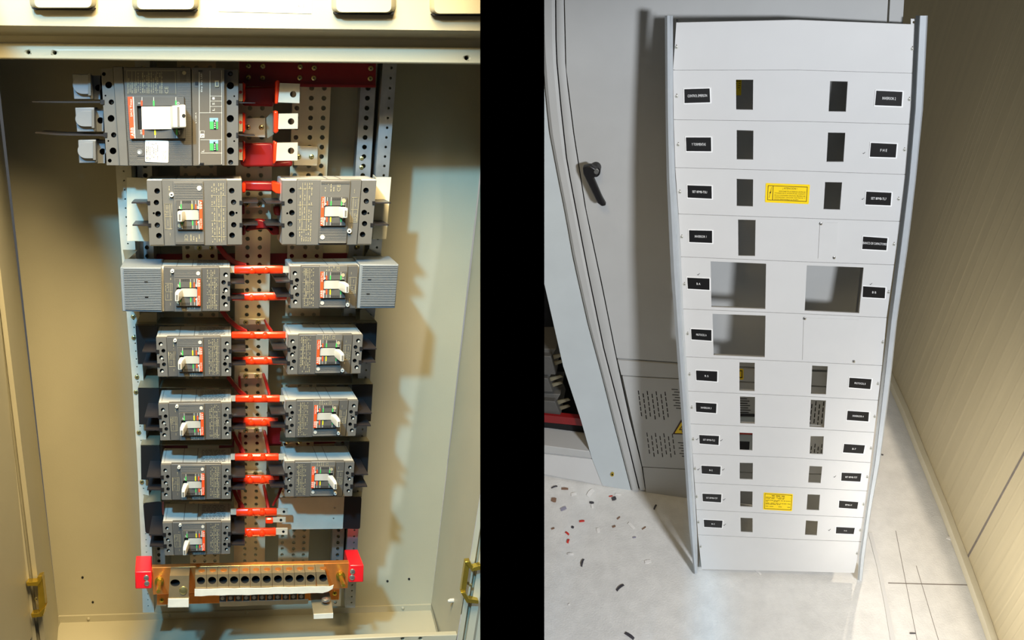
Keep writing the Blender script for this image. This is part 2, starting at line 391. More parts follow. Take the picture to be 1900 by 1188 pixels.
perforated('upright_channel', 'pale painted upright channel on the left of the breakers', 'post', [(214, 300), (222, 430), (233, 560), (245, 700), (256, 880), (261, 1000), (265, 1137)], [(243, 300), (249, 430), (258, 560), (266, 700), (274, 880), (281, 1000), (286, 1137)], 300, 1137, (.5,), -.085, 'painted_post', ystart=318, hr=.1, back=-.19)
for x, y in ((265.5, 325), (273, 462), (698, 322)): pass
for i, (x, y) in enumerate(((247, 588), (248, 627), (254, 700), (252, 728), (257.5, 803), (263, 895))):
    o = screw(L, x, y, 4.2, -.084, None, 'bolt_zinc', 'brass_screw')
    tag(o, 'small yellow zinc screw in the left upright channel, %s from the top' % ('first', 'second', 'third', 'fourth', 'fifth', 'sixth')[i], 'screw', 'yellow screws of the left channel')
for i, (x, y) in enumerate(((671, 294), (670.5, 311), (664, 458))):
    o = screw(L, x, y, 4, -.119, None, 'bolt_zinc', 'brass_screw')
    tag(o, 'small yellow zinc screw in the right punched post, %s from the top' % ('first', 'second', 'third')[i], 'screw', 'yellow screws of the right post')
# red beams
k = MB(); k.poly(L, [(444, 100), (698, 104), (697, 158), (444, 154)], -.09, -.094); 
rb = thing('red_beam', 'dark red steel beam across the top behind the main breaker', 'beam', L(570, 160, -.09)); k.build('web', 'red_beam', rb)
k = MB(); k.poly(L, [(444, 154), (697, 158), (697, 162.5), (444, 160)], -.085, -.1); k.build('flange', 'red_beam', rb)
for x, y in ((461, 123), (487.6, 123), (557, 124), (583, 126), (688, 127), (461, 144), (487, 145), (556, 144.5), (582, 145), (687, 146)): screw(L, x, y, 5, -.089, rb, 'bolt_zinc', 'bolt')
k = MB(); k.poly(L, [(286, 472), (652, 470), (651, 489), (287, 492)], -.15, -.155); tag(k.build('red_beam', 'red_beam'), 'red steel beam behind the gap under the second breaker row', 'beam')
k = MB(); k.poly(L, [(300, 815), (640, 802), (639, 822), (301, 836)], -.15, -.155); tag(k.build('red_beam', 'red_beam'), 'red steel beam behind the gap under the fifth breaker row', 'beam')
k = MB(); k.poly(L, [(497, 790), (522, 790), (521, 824), (497, 824)], -.125, -.13); tag(k.build('red_plate', 'red_beam'), 'dark red plate beside the centre bar below the fifth row jumper', 'plate')
# ------------------------------------------------------------------ circuit breakers
TOGGLE = .034
def breaker(quad, flip, vp, label, big=False, hide=None, top=True, group='moulded case circuit breakers', loff=0.0, barriers='lr', D=-.073):
    """a three pole moulded case breaker lying on its side; unit face coordinates run as on the left column, flip turns it half round"""
    h0 = hom(quad); f = (lambda s, t: h0(1-s, 1-t)) if flip else h0
    cx, cy = h0(.5, .5)
    T = thing('circuit_breaker', label, 'circuit breaker', L(*h0(.5, 1), -.02), group)
    rs = (lambda q: q[2:]+q[:2]) if flip else (lambda q: q)
    wpx = (Vector(quad[1])-Vector(quad[0])).length; hpx = (Vector(quad[3])-Vector(quad[0])).length
    R = .042*hpx*(1.02 if big else 1.25)
    # pale base moulding with the two terminal ends
    zl, zr = (.155, .845) if big else (.135, .865)
    k = MB(); q = fq(h0, 0, 0, 1, 1)
    k.poly(L, q, -.007, D, vp=vp); k.build('base', 'breaker_light' if top else 'breaker_grey', T, bevel=.0015)
    HT = (.17, .51, .84); hs = (.105, .893) if big else (.058, .942)
    ST = (.34, .68); ss = ((.092, .912) if big else (.09, .915))
    for i, (s0, s1) in enumerate(((0, zl), (zr, 1))):
        if hide == ('first', 'last')[i]: continue
        c0 = .03
        out = [f(s0+(.0 if i else 0), .02), f(s1, .02), f(s1, .98), f(s0, .98)]
        hol = [circ(*f(hs[i], t), R, 16) for t in HT] + [circ(*f(ss[i], t), R*.95, 16) for t in ST] + [circ(*f(hs[i]+(-.045 if not i else .05)*(1 if big else -.6), .5+.07*(0 if big else 1)), R*.38, 8)]
        k = MB(); k.poly(L, out, 0, -.0071, hol, vp=vp, hd=-.0066, m=0, hm=1); te = k.build('terminal_end', ['breaker_grey', 'hole_black'], T)
        for j, t in enumerate(ST): screw(L, *f(ss[i], t), R*.8, -.0064, te, 'steel_screw' if (j+i) % 2 else 'black_plastic', 'screw')
        if not big:
            for t in HT: 
                k = MB(); k.poly(L, circ(*[a+bb for a, bb in zip(f(hs[i], t), (1.1, 2.0))], R*.6, 12), -.0016, -.0066); k.build('lit_terminal_screw', 'screw_pale', te)  # pale disc set off-centre to paint the screw's lit crescent
    # front cover, raised middle and toggle plate
    ms = (.275, .595) if big else (.27, .628)
    k = MB(); k.poly(L, fq(f, zl+.003, -.0 if big else 0, zr-.003, 1), .0015, -.0069, vp=vp); fc = k.build('front_cover', 'breaker_dark' if not big else 'breaker_grey', T, bevel=.0012)
    mt0, mt1 = (.03, .985) if big else (.03, 1.005)
    k = MB(); k.poly(L, fq(f, ms[0], mt0, ms[1], mt1), .0045, .0015, vp=vp); mid = k.build('raised_cover', 'breaker_grey', T, bevel=.001)
    # ribs over and under the toggle
    tp0, tp1 = (.31, .745) if big else (.26, .865)
    k = MB()
    for (a, c, n) in ((mt0+.035, tp0-.02, 9 if big else 5), (tp1+.19, mt1-.01, 4 if big else 0)):
        for i in range(n):
            t = a+(c-a)*i/max(n, 1); k.poly(L, fq(f, ms[0]+.008, t, ms[1]-.008, t+(c-a)/n*.5), .0052, .0045)
    k.poly(L, fq(f, ms[0]+.01, mt0+.005, ms[1]-.01, mt0+.03), .0056, .0045)
    k.build('ribs', 'breaker_rib', mid)
    ts = (.303, .578) if big else (.286, .612)
    pf = sub(f, ts[0], tp0, ts[1], tp1)
    w0, w1, v0, v1 = (.045, .87, .3, .705) if big else (.05, .885, .325, .70)
    k = MB(); k.poly(L, fq(pf, 0, 0, 1, 1), .009, .0045, [fq(pf, w0, v0, w1, v1)], hd=.005, hm=1); pl = k.build('toggle_plate', ['breaker_dark', 'hole_black'], T, bevel=.0)
    k = MB(); k.poly(L, fq(pf, .885, 0, 1, 1), .0096, .009); os_ = k.build('orange_strip', 'orange', pl)
    k = MB(); text(k, L, 'ABB', sub(pf, .895, .03, .99, .30), .0099, 0, 1); text(k, L, 'SACE Tmax', sub(pf, .91, .63, .975, .97), .0099, 0, 1)
    flat(k, L, fq(pf, .845, 0, .875, .3), .0094); flat(k, L, fq(pf, .845, .7, .875, 1), .0094)
    k.build('lettering', 'print_white', pl)
    k = MB()
    for s, c in ((.18, 1), (.60, 2), (.745, 0)): k.poly(L, fq(pf, s-.02, .13, s+.025, v0), .0094, .009, m=c); flat(k, L, fq(pf, s, .01, s+.012, .13), .0093, 3)
    for s, c in ((.2, 1), (.61, 1), (.76, 0)): k.poly(L, fq(pf, s-.02, v1, s+.025, .86), .0094, .009, m=c); flat(k, L, fq(pf, s, .86, s+.012, .99), .0093, 3)
    text(k, L, 'off', sub(pf, .1, .2, .16, .29), .0094, 3, 1); text(k, L, 'on', sub(pf, .79, .2, .84, .29), .0094, 3, 1)
    text(k, L, 'I', sub(pf, .8, .74, .84, .78), .0094, 3, 1); text(k, L, 'O', sub(pf, .1, .72, .16, .78), .0094, 3, 1)
    k.build('position_marks', ['orange', 'mark_green', 'mark_yellow', 'print_white'], pl)
    k = MB()
    for i in range(12):
        for j in range(2):
            for (ta, tb) in ((.02, .1), (.89, .97)):
                s = .24+i*.028; t = ta+j*.045; flat(k, L, fq(pf, s, t, s+.016, t+.028), .0093)
    k.build('vent_dots', 'hole_black', pl)
    k = MB(); k.cyl(L, *pf(.12, .87), R*.8, .0098, .009, 12); k.build('test_button', 'print_cream', pl)
    # white slide behind the toggle and the toggle itself, thrown to off
    k = MB()
    sl = sub(pf, w0+.02, v0+.03, w1-.01, v1-.03)
    rings = []
    for i in range(7):
        s = i/6; z = .006+.0045*math.sin(math.pi*min(1, s*.9+.05))
        rings.append([L(*sl(.2+.8*s, t), z) for t in (0, .5, 1)] + [L(*sl(.2+.8*s, t), .0052) for t in (1, 0)])
    k.loft(rings); k.build('slide', 'slide_white', pl)
    kn0 = fq(pf, .09, v0+.02, (.34 if big else .31), v1-.02); dx = -.05*wpx if not flip else .05*wpx
    dx *= (.35 if big else .6)
    def tip(p, o, g): 
        k_ = 1-(1.4-.034)/1.4
        Dk = o/1.4
        return (p[0]-(vp[0]-p[0])*Dk/(1-Dk)*1.0 + dx*g, p[1]-(vp[1]-p[1])*Dk/(1-Dk))
    cxk = sum(p[0] for p in kn0)/4; cyk = sum(p[1] for p in kn0)/4
    def shrink(q, a, c): return [(cxk+(p[0]-cxk)*a, cyk+(p[1]-cyk)*c) for p in q]
    hgt = .026 if big else TOGGLE
    rings = []
    for o_, g, a, c in ((.005, 0, 1.0, .95), (.013, .35, .95, 1.0), (hgt*.8, .85, .8, 1.0), (hgt, 1, .62, .85)):
        rings.append([L(*tip(p, o_, g), o_) for p in rrect(shrink(kn0, a, c), .2, 3)])
    k = MB(); k.loft(rings); kb = k.build('toggle', 'toggle_white', T, bevel=.0008)
    k = MB(); q = shrink(kn0, .3, .55); k.poly(L, [tip(p, hgt, 1) for p in q], hgt+.0006, hgt-.001); k.build('grip_slot', 'breaker_rib', kb)
    # printing
    k = MB(); o_ = .0021
    r0, r1 = (.68, .825) if big else (.70, .84)
    print_rows(k, L, f, r0, .06, r1, .95, 6, o_, fill=.62)
    for t in (.24, .4, .62, .86): flat(k, L, fq(f, r0-.01, t, r1+.005, t+.006), o_)
    flat(k, L, fq(f, r0+.05, .24, r0+.054, .95), o_); flat(k, L, fq(f, r0+.1, .24, r0+.104, .95), o_)
    l0, l1 = (.175, .255) if big else (.155, .25)
    frame_lines(k, L, f, l0, .36, l1, .74, .004, o_, wt=.006); flat(k, L, fq(f, l0, .55, l1, .556), o_); flat(k, L, fq(f, l1-.025, .36, l1-.021, .74), o_)
    print_rows(k, L, f, l0+.006, .38, l1-.03, .53, 3, o_, fill=.85); print_rows(k, L, f, l0+.03, .6, l0+.045, .69, 1, o_, fill=1)
    print_rows(k, L, f, l1-.03, .8, l1-.015, .86, 1, o_, fill=1); print_rows(k, L, f, l1-.025, .1, l1+.0, .3, 1, o_, fill=.6)
    k.build('rating_print', 'print_cream', fc)
    k = MB(); m0 = tp1+(.08 if big else .02); m1 = m0+(.1 if big else .09)
    text(k, L, 'CE', sub(f, ms[0]+.105, m0, ms[0]+.14, m1), .0049, 0, 1)
    print_rows(k, L, f, ms[0]+.17, m0, ms[0]+.29, m1+.01, 4, .0049, fill=.8)
    k.build('mark_print', 'print_cream', mid)
    k = MB(); k.cyl(L, *f(ms[1]-.045, .13 if big else .14), R*.85, .0058, .0045, 16); k.build('push_button', 'breaker_light', mid)
    k = MB(); k.cyl(L, *f(ms[0]-.02, .225 if big else .09), R*.8, .0052, .0015, 16); flat(k, L, fq(f, ms[0]-.03, .215 if big else .085, ms[0]-.01, .235 if big else .1), .0055, 1); k.build('dial', ['print_white', 'black_plastic'], fc)
    # seams and print on the upper side
    if top:
        def up(s, d):
            p = h0(s, 0); D0 = 1.4+.007; D1 = 1.4-D; Dd = D0+(D1-D0)*d; kk = 1-D0/Dd
            return L(p[0]+(vp[0]-p[0])*kk, p[1]+(vp[1]-p[1])*kk, -(Dd-1.4)) + V_UP*.0004
        k = MB()
        for s in ((.30, .50) if not flip else (.48, .62)):
            k.add([up(s, .05), up(s+.008, .05), up(s+.008, .97), up(s, .97)], [(0, 1, 2, 3)])
        for s in ((.0+.04, .965)): k.add([up(s, .1), up(s+.004, .1), up(s+.004, .95), up(s, .95)], [(0, 1, 2, 3)])
        k.build('seam', 'breaker_rib', T)
        if not flip:
            k = MB()
            for i in range(9):
                d = .15+i*.085; s = .56
                while s < .9:
                    l = rnd.uniform(.02, .07)
                    k.add([up(s, d), up(min(.92, s+l), d), up(min(.92, s+l), d+.03), up(s, d+.03)], [(0, 1, 2, 3)]); s += l+.012
            k.build('side_print', 'breaker_rib', T)
    # black phase barriers slid into the sides
    for i, side in enumerate('lr'):
        if side not in barriers: continue
        for t in ((.345, .68) if big else (.36, .70)):
            x0, y0 = h0(0, t) if side == 'l' else h0(1, t); sg = -1 if side == 'l' else 1
            ln = 27 if not big else (30 if side == 'l' else 30)
            q = [(x0-sg*2, y0-1.2), (x0+sg*ln, y0-1.2+(0 if not big else 0)), (x0+sg*ln, y0+1.2), (x0-sg*2, y0+1.2)]
            k = MB(); k.poly(L, q, -.004, D+.003, vp=vp); pb = k.build('phase_barrier', 'barrier_black', T)
            k = MB(); k.poly(L, rect(x0-sg*1.5-3, y0-3.2, x0-sg*1.5+3, y0+3.2), .0012, -.006); k.build('barrier_clip', 'black_plastic', pb)
    return T, f, h0
V_UP = (L(450, 600, 0)-L(450, 610, 0)).normalized()
LV, RV = (425, 185), (318, 190)
B = {}
ROW = ('', '', 'second', 'third', 'fourth', 'fifth', 'sixth', 'seventh and lowest')
for key, q, fl_, kw in (
    ('2L', [(272, 333), (448.5, 332.5), (449, 456), (277.5, 457)], False, dict(big=True)),
    ('2R', [(523.5, 333), (699, 333), (688.5, 455), (523, 455.5)], True, dict(big=True)),
    ('3L', [(283, 495.5), (427, 496), (426.5, 578), (284.5, 579)], False, dict(hide='first', barriers='r')),
    ('3R', [(538.5, 494), (686, 492.5), (680, 573), (540, 573)], True, dict(hide='first', barriers='l')),
    ('4L', [(289.5, 625.5), (429, 624.5), (429, 699), (293, 700)], False, {}),
    ('4R', [(535, 621.4), (673.5, 620.4), (668.5, 694), (533, 696)], True, {}),
    ('5L', [(293.6, 748.7), (429, 747), (429, 816), (297.7, 818.5)], False, {}),
    ('5R', [(531, 743.6), (665, 742), (659.4, 810), (530, 813)], True, {}),
    ('6L', [(298.4, 861.7), (428.5, 862), (428, 927), (300.5, 929)], False, {}),
    ('6R', [(529.4, 857.9), (657.7, 856.8), (653, 922), (528.4, 923)], True, {}),
    ('7L', [(301.6, 970), (428, 968.4), (426.8, 1029), (306, 1032)], False, {})):
    side = 'left' if key[1] == 'L' else 'right'
    B[key] = breaker(q, fl_, LV if side == 'left' else RV, 'grey circuit breaker with white toggle, %s row from the top, %s column' % (ROW[int(key[0])], side), **kw)
# ribbed terminal covers of the third row
for key, q, sl, sd in (('3L', [(223, 496), (299.5, 496.4), (300.8, 579.5), (227, 578)], [(271, 523.5), (272, 551.5)], 'left'), ('3R', [(668, 490.5), (740, 490.5), (733, 572), (662.6, 572.4)], [(685.5, 518.5), (683, 546)], 'right')):
    T = thing('terminal_cover', 'ribbed blue-grey terminal cover on the outer end of the third row %s breaker' % sd, 'cover', L(*q[3], -.02), 'ribbed terminal covers')
    f = hom(q)
    k = MB(); k.poly(L, q, .0032, -.072, vp=(400, 190)); bd = k.build('body', 'cover_blue_grey', T, bevel=.001)
    k = MB()
    for i in range(24):
        t = .03+i*.94/24; k.poly(L, fq(f, .07, t, .98, t+.02), .0052, .0032)
    k.build('ribs', 'cover_blue_grey', T)
    for x, y in sl: k = MB(); k.poly(L, rect(x-3, y-1.1, x+3, y+1.1), .0056, .0028); k.build('slot', 'hole_black', bd)
# ------------------------------------------------------------------ the main breaker
z = Z(185, 115, 5.796); VM = (400, 200)
mb = thing('main_circuit_breaker', 'largest grey circuit breaker at the top left with a square white toggle', 'circuit breaker', L(320, 307, -.03))
qm = z(15, 75, 1490, 85, 1490, 1115, 75, 1110); fm = hom(qm)
k = MB(); k.poly(L, qm, -.012, -.09, vp=VM); k.build('base', 'breaker_grey', mb, bevel=.0015)
def zc(x, y, r, n=16): return circ(185+x/5.796, 115+y/5.796, r/5.796, n)
lh = [zc(97, 248, 37), zc(122, 608, 37), zc(143, 957, 37), zc(125, 432, 29), zc(150, 785, 29), zc(45, 130, 21), zc(108, 1062, 21), zc(62, 362, 10, 8), zc(93, 850, 10, 8)]
k = MB(); k.poly(L, z(15, 75, 140, 70, 215, 1112, 75, 1110), 0, -.0121, lh, vp=VM, hd=-.011); te = k.build('terminal_end', ['breaker_grey', 'hole_black'], mb)
for x, y, m_ in ((125, 432, 'steel_screw'), (150, 785, 'steel_screw'), (45, 130, 'black_plastic'), (108, 1062, 'black_plastic')): screw(L, 185+x/5.796, 115+y/5.796, 4.1 if x > 110 else 3, -.0105 if x > 110 else -.008, te, m_)
rh = [zc(1405, 255, 39), zc(1405, 610, 39), zc(1407, 957, 38), zc(1393, 435, 28), zc(1393, 787, 28), zc(1405, 128, 27), zc(1408, 1080, 27), zc(1447, 368, 10, 8), zc(1447, 852, 10, 8)]
k = MB(); k.poly(L, z(1338, 85, 1490, 88, 1490, 1112, 1340, 1112), 0, -.0121, rh, vp=VM, hd=-.011); te = k.build('terminal_end', ['breaker_grey', 'hole_black'], mb)
for x, y in ((1405, 128), (1408, 1080)): screw(L, 185+x/5.796, 115+y/5.796, 4.2, -.006, te)
k = MB(); k.poly(L, z(140, 48, 248, 48, 310, 1120, 213, 1118), .004, -.012, vp=VM); k.build('end_cover', 'breaker_grey', mb, bevel=.001)
qf = z(252, 55, 982, 58, 998, 1120, 312, 1120)
k = MB(); k.poly(L, qf, .006, -.012, vp=VM); fr_ = k.build('front_cover', 'breaker_dark', mb, bevel=.001)
ff = hom(qf); k = MB()
for i in range(76):
    t = .012+i*.985/76
    cuts = [(.01, .99)]
    if .03 < t < .275: cuts = [(.79, .99)] if t > .13 else [(.79, .83), (.93, .99)]
    elif .295 < t < .73: cuts = [(.0, .04), (.90, .99)]
    elif .73 <= t < .97: cuts = [(.02, .14) if .82 < t < .92 else (.02, .24), (.64, .99)]
    for a, c in cuts: k.poly(L, fq(ff, a, t, c, t+.0062), .0066, .006)
k.build('ribs', 'breaker_rib', fr_)
k = MB(); o_ = .0064
frame_lines(k, L, hom(z(288, 95, 812, 95, 820, 345, 300, 345)), 0, 0, 1, 1, .006, o_, wt=.01)
gt = hom(z(300, 105, 690, 105, 690, 340, 305, 340)); print_rows(k, L, gt, .28, .05, 1, .98, 12, o_, fill=.72, lo=.02, hi=.09); print_rows(k, L, gt, .06, .45, .28, .98, 4, o_, fill=.8)
text(k, L, 'Tmax XT5N 630', hom(z(302, 175, 318, 175, 320, 338, 304, 338)), o_, 0, 3)
for xx in (345, 385, 465, 520, 555, 610, 660): flat(k, L, z(xx, 100, xx+3, 100, xx+3, 340, xx, 340), o_)
text(k, L, 'CE', hom(z(698, 265, 735, 265, 738, 338, 700, 338)), o_, 0, 3)
k.build('rating_print', 'print_cream', fr_)
k = MB(); k.cyl(L, 185+908/5.796, 115+118/5.796, 3.6, .0085, .006, 16); k.build('push_button', 'print_cream', fr_)
k = MB(); k.poly(L, z(390, 920, 478, 920, 480, 1012, 392, 1012), .0068, .006); k.poly(L, circ(185+430/5.796, 115+968/5.796, 5, 18), .0073, .006, m=1); k.poly(L, circ(185+424/5.796, 115+975/5.796, 2.6, 12), .0076, .006, m=2); k.build('seal_sticker', ['breaker_dark', 'terminal_grey', 'print_white'], fr_)
ql = z(490, 838, 742, 850, 738, 1085, 488, 1075)
k = MB(); k.poly(L, rrect(ql, .06), .0072, .006); sk = k.build('rating_label', 'print_white', fr_, label='cream paper rating label')
gl = hom(ql); k = MB(); print_rows(k, L, gl, .04, .1, .6, .95, 7, .0075, fill=.6, lo=.03, hi=.1); print_rows(k, L, gl, .7, .45, .92, .95, 5, .0075, fill=.6, lo=.03, hi=.1)
text(k, L, 'Tmax XT5N 630', sub(gl, .04, .3, .1, .97), .0075, 0, 3); k.build('label_print', 'breaker_rib', sk)
qp = z(300, 375, 905, 375, 920, 822, 330, 825); fp = hom(qp)
win = z(400, 472, 905, 462, 912, 725, 412, 728)
k = MB(); k.poly(L, qp, .011, .006, [z(400, 472, 880, 470, 885, 726, 412, 728)], hd=.0064); tpm = k.build('toggle_plate', ['breaker_dark', 'hole_black'], mb)
k = MB(); k.poly(L, z(300, 375, 352, 375, 372, 822, 330, 825), .0116, .011); k.build('orange_strip', 'orange', tpm)
k = MB(); text(k, L, 'SACE Tmax', hom(z(322, 398, 345, 398, 352, 588, 330, 588)), .0119, 0, 3); text(k, L, 'ABB', hom(z(330, 705, 366, 705, 372, 800, 337, 800)), .0119, 0, 3)
flat(k, L, z(355, 375, 366, 375, 384, 822, 374, 822), .0114)
text(k, L, 'on', hom(z(436, 730, 454, 730, 456, 778, 438, 778)), .0114, 0, 3); text(k, L, 'off', hom(z(845, 735, 864, 735, 866, 780, 847, 780)), .0114, 0, 3)
text(k, L, 'O', hom(z(828, 430, 856, 430, 856, 460, 828, 460)), .0114); text(k, L, 'I', hom(z(412, 440, 438, 440, 438, 446, 412, 446)), .0114)
for xx, ya, yb in ((452, 378, 415), (578, 378, 415), (816, 378, 415), (468, 785, 818), (594, 785, 818), (826, 785, 818)): flat(k, L, z(xx, ya, xx+5, ya, xx+5, yb, xx, yb), .0114)
k.build('lettering', 'print_white', tpm)
k = MB()
for xx, ya, yb, c in ((442, 415, 472, 0), (572, 415, 472, 1), (811, 415, 462, 1), (460, 728, 785, 0), (586, 728, 785, 2), (819, 722, 785, 1)): k.poly(L, z(xx, ya, xx+17, ya, xx+18, yb, xx+1, yb), .0115, .011, m=c)
k.build('position_marks', ['orange', 'mark_green', 'mark_yellow'], tpm)
k = MB(); sl = hom(z(448, 480, 775, 478, 780, 722, 455, 725)); rings = []
for i in range(8):
    s = i/7; zz = .0085+.006*math.sin(math.pi*(s*.7+.15)); rings.append([L(*sl(s, t), zz) for t in (0, .5, 1)]+[L(*sl(s, t), .0066) for t in (1, 0)])
k.loft(rings); k.build('slide', 'toggle_white', mb)
k = MB()
q0 = z(770, 485, 905, 468, 912, 712, 775, 716); q1 = z(757, 478, 905, 455, 915, 708, 768, 720); q2 = z(775, 472, 918, 458, 928, 706, 780, 712); q3 = z(790, 480, 922, 462, 930, 702, 795, 706)
k.loft([[L(*p, o_) for p in rrect(q, .1, 3)] for q, o_ in ((q0, .007), (q1, .022), (q2, .038), (q3, .042))]); tg = k.build('toggle', 'toggle_white', mb, bevel=.001)
k = MB(); k.poly(L, z(832, 482, 855, 482, 860, 690, 836, 690), .0428, .041); k.build('grip_slot', 'breaker_rib', tg)
k = MB(); k.cyl(L, 185+903/5.796, 115+578/5.796, 3.4, .0429, .041, 14); k.build('lock_hole', 'hole_black', tg)
# electronic trip unit under its smoked cover
qt = z(988, 62, 1338, 66, 1342, 1112, 1002, 1118); ft = hom(qt)
k = MB(); k.poly(L, qt, .007, -.012, vp=VM); tu = k.build('trip_unit', 'smoked', mb, bevel=.001)
k = MB(); k.poly(L, z(988, 62, 1338, 66, 1338, 84, 988, 82), .009, .007); k.poly(L, z(1316, 84, 1338, 84, 1342, 1112, 1318, 1112), .009, .007); k.build('cover_rim', 'breaker_grey', tu)
k = MB(); o_ = .0074
text(k, L, 'Ekip Dip LS/I', hom(z(1086, 128, 1106, 128, 1108, 322, 1088, 322)), o_, 0, 3)
for a in ((1068, 90, 1073, 1100), (1184, 95, 1188, 548), (1076, 545, 1316, 549), (1190, 365, 1312, 368), (1190, 420, 1312, 423), (1190, 478, 1312, 481), (1083, 835, 1316, 839), (1086, 978, 1316, 982), (1310, 90, 1313, 1100)): flat(k, L, z(a[0], a[1], a[2], a[1], a[2], a[3], a[0], a[3]), o_)
for t_, y in (('I', 392), ('S', 450), ('L', 512)): text(k, L, t_, hom(z(1212, y-12, 1236, y-12, 1236, y+12, 1212, y+12)), o_, 0, 3)
text(k, L, 'L', hom(z(1097, 945, 1122, 945, 1122, 966, 1097, 966)), o_, 0, 3)
flat(k, L, z(1080, 775, 1126, 775, 1126, 815, 1080, 815), o_); frame_lines(k, L, hom(z(1080, 740, 1126, 740, 1126, 775, 1080, 775)), 0, 0, 1, 1, .08, o_)
text(k, L, 'In = 630 A', hom(z(1028, 545, 1040, 545, 1041, 660, 1029, 660)), o_, 0, 3)
k.build('lettering', 'print_white', tu)
k = MB(); text(k, L, 'S', hom(z(1088, 783, 1117, 783, 1117, 808, 1088, 808)), .0077, 0, 3); k.poly(L, z(1022, 140, 1062, 140, 1062, 275, 1022, 275), .0074, .007, m=1); k.poly(L, z(1025, 215, 1060, 215, 1060, 250, 1025, 250), .008, .007)
for x, y in ((1060, 90), (1075, 1085)): k.poly(L, z(x, y, x+45, y, x+45, y+18, x, y+18), .0085, .007)
k.build('latch_slot', ['black_plastic', 'breaker_dark'], tu)
k = MB(); k.poly(L, z(1240, 200, 1280, 200, 1280, 268, 1240, 268), .0085, .007); k.poly(L, z(1250, 212, 1272, 212, 1272, 256, 1250, 256), .0087, .007, m=1); k.build('test_socket', ['print_cream', 'breaker_dark'], tu)
for y0, y1 in ((603, 722), (838, 952)):
    k = MB(); k.poly(L, z(1182, y0, 1272, y0, 1274, y0+40, 1182, y0+36), .0078, .007, m=1); k.poly(L, z(1184, y0+36, 1224, y0+36, 1226, y1, 1186, y1), .0078, .007); k.poly(L, z(1224, y0+20, 1250, y0+20, 1254, y1, 1226, y1), .0082, .007, m=2); k.poly(L, z(1250, y0+36, 1270, y0+36, 1272, y1, 1253, y1), .0078, .007)
    for i in range(4): k.poly(L, z(1232+(8 if i == 0 else 0), y0+26+i*23, 1244+(8 if i == 0 else 0), y0+26+i*23, 1245+(8 if i == 0 else 0), y0+38+i*23, 1233+(8 if i == 0 else 0), y0+38+i*23), .0086, .007, m=3)
    k.build('dip_switch', ['mark_green', 'mark_blue', 'black_plastic', 'print_white'], tu)
# its three terminal blocks on the left, two long phase barriers, clips on the right
z1 = Z(0, 0, 3.713)
for q, dq, hq, hp in ((z1(497, 508, 628, 515, 642, 684, 510, 684), (500, 514, 608, 648), (640, 520, 690, 685), (677, 605)), (z1(517, 742, 648, 740, 657, 908, 530, 909), (518, 765, 632, 872), (652, 750, 712, 905), (692, 830)), (z1(538, 965, 660, 962, 666, 1122, 545, 1125), (534, 982, 642, 1092), (660, 968, 722, 1125), (707, 1045))):
    k = MB(); k.poly(L, q, -.004, -.05, vp=VM); tb = k.build('terminal_block', 'terminal_grey', mb, bevel=.001)
    x0, y0, x1, y1 = dq; r = (y1-y0)/2
    pts = [(x1, y0), (x1, y1)] + [(x0+r*1.1+r*1.1*math.cos(a), (y0+y1)/2+r*math.sin(a)) for a in [math.pi/2+math.pi*i/12 for i in range(13)]]
    k = MB(); k.poly(L, [(x/3.713, y/3.713) for x, y in pts], .002, -.004, vp=VM); k.build('terminal_boss', 'terminal_grey', tb, bevel=.0008)
    k = MB(); k.poly(L, z1(x1-2, y0-8, x1+16, y0-8, x1+18, y1+10, x1, y1+10), .004, -.004, vp=VM); k.build('terminal_clip', 'breaker_grey', tb)
    k = MB(); a0_, b0_, a1_, b1_ = hq; k.poly(L, z1(a0_, b0_, a1_, b0_, a1_, b1_, a0_, b1_), -.02, -.06, [circ(hp[0]/3.713, hp[1]/3.713, 6, 14)], vp=VM, hd=-.03); k.build('terminal_lug', ['terminal_grey', 'hole_black'], tb)
for pts in (z1(220, 697, 450, 698, 690, 697, 690, 709, 450, 709, 220, 706), z1(242, 909, 400, 920, 720, 926, 720, 938, 400, 933, 242, 919)):
    k = MB(); k.poly(L, pts, -.004, -.085, vp=(400, 190)); k.build('phase_barrier', 'barrier_black', mb)
for x, y in ((30, 432), (62, 785)): k = MB(); k.poly(L, z(x-22, y-25, x+18, y-25, x+18, y+25, x-22, y+25), .0015, -.004); k.build('barrier_clip', 'black_plastic', mb)
for y in (435, 785):
    k = MB(); k.poly(L, z(1468, y-25, 1490, y-25, 1490, y+25, 1468, y+25), .0015, -.004); k.build('barrier_clip', 'black_plastic', mb)
    k = MB(); k.poly(L, z(1490, y-4, 1672, y+3, 1672, y+10, 1490, y+10), -.004, -.06, vp=(400, 190)); k.build('phase_barrier', 'barrier_black', mb)
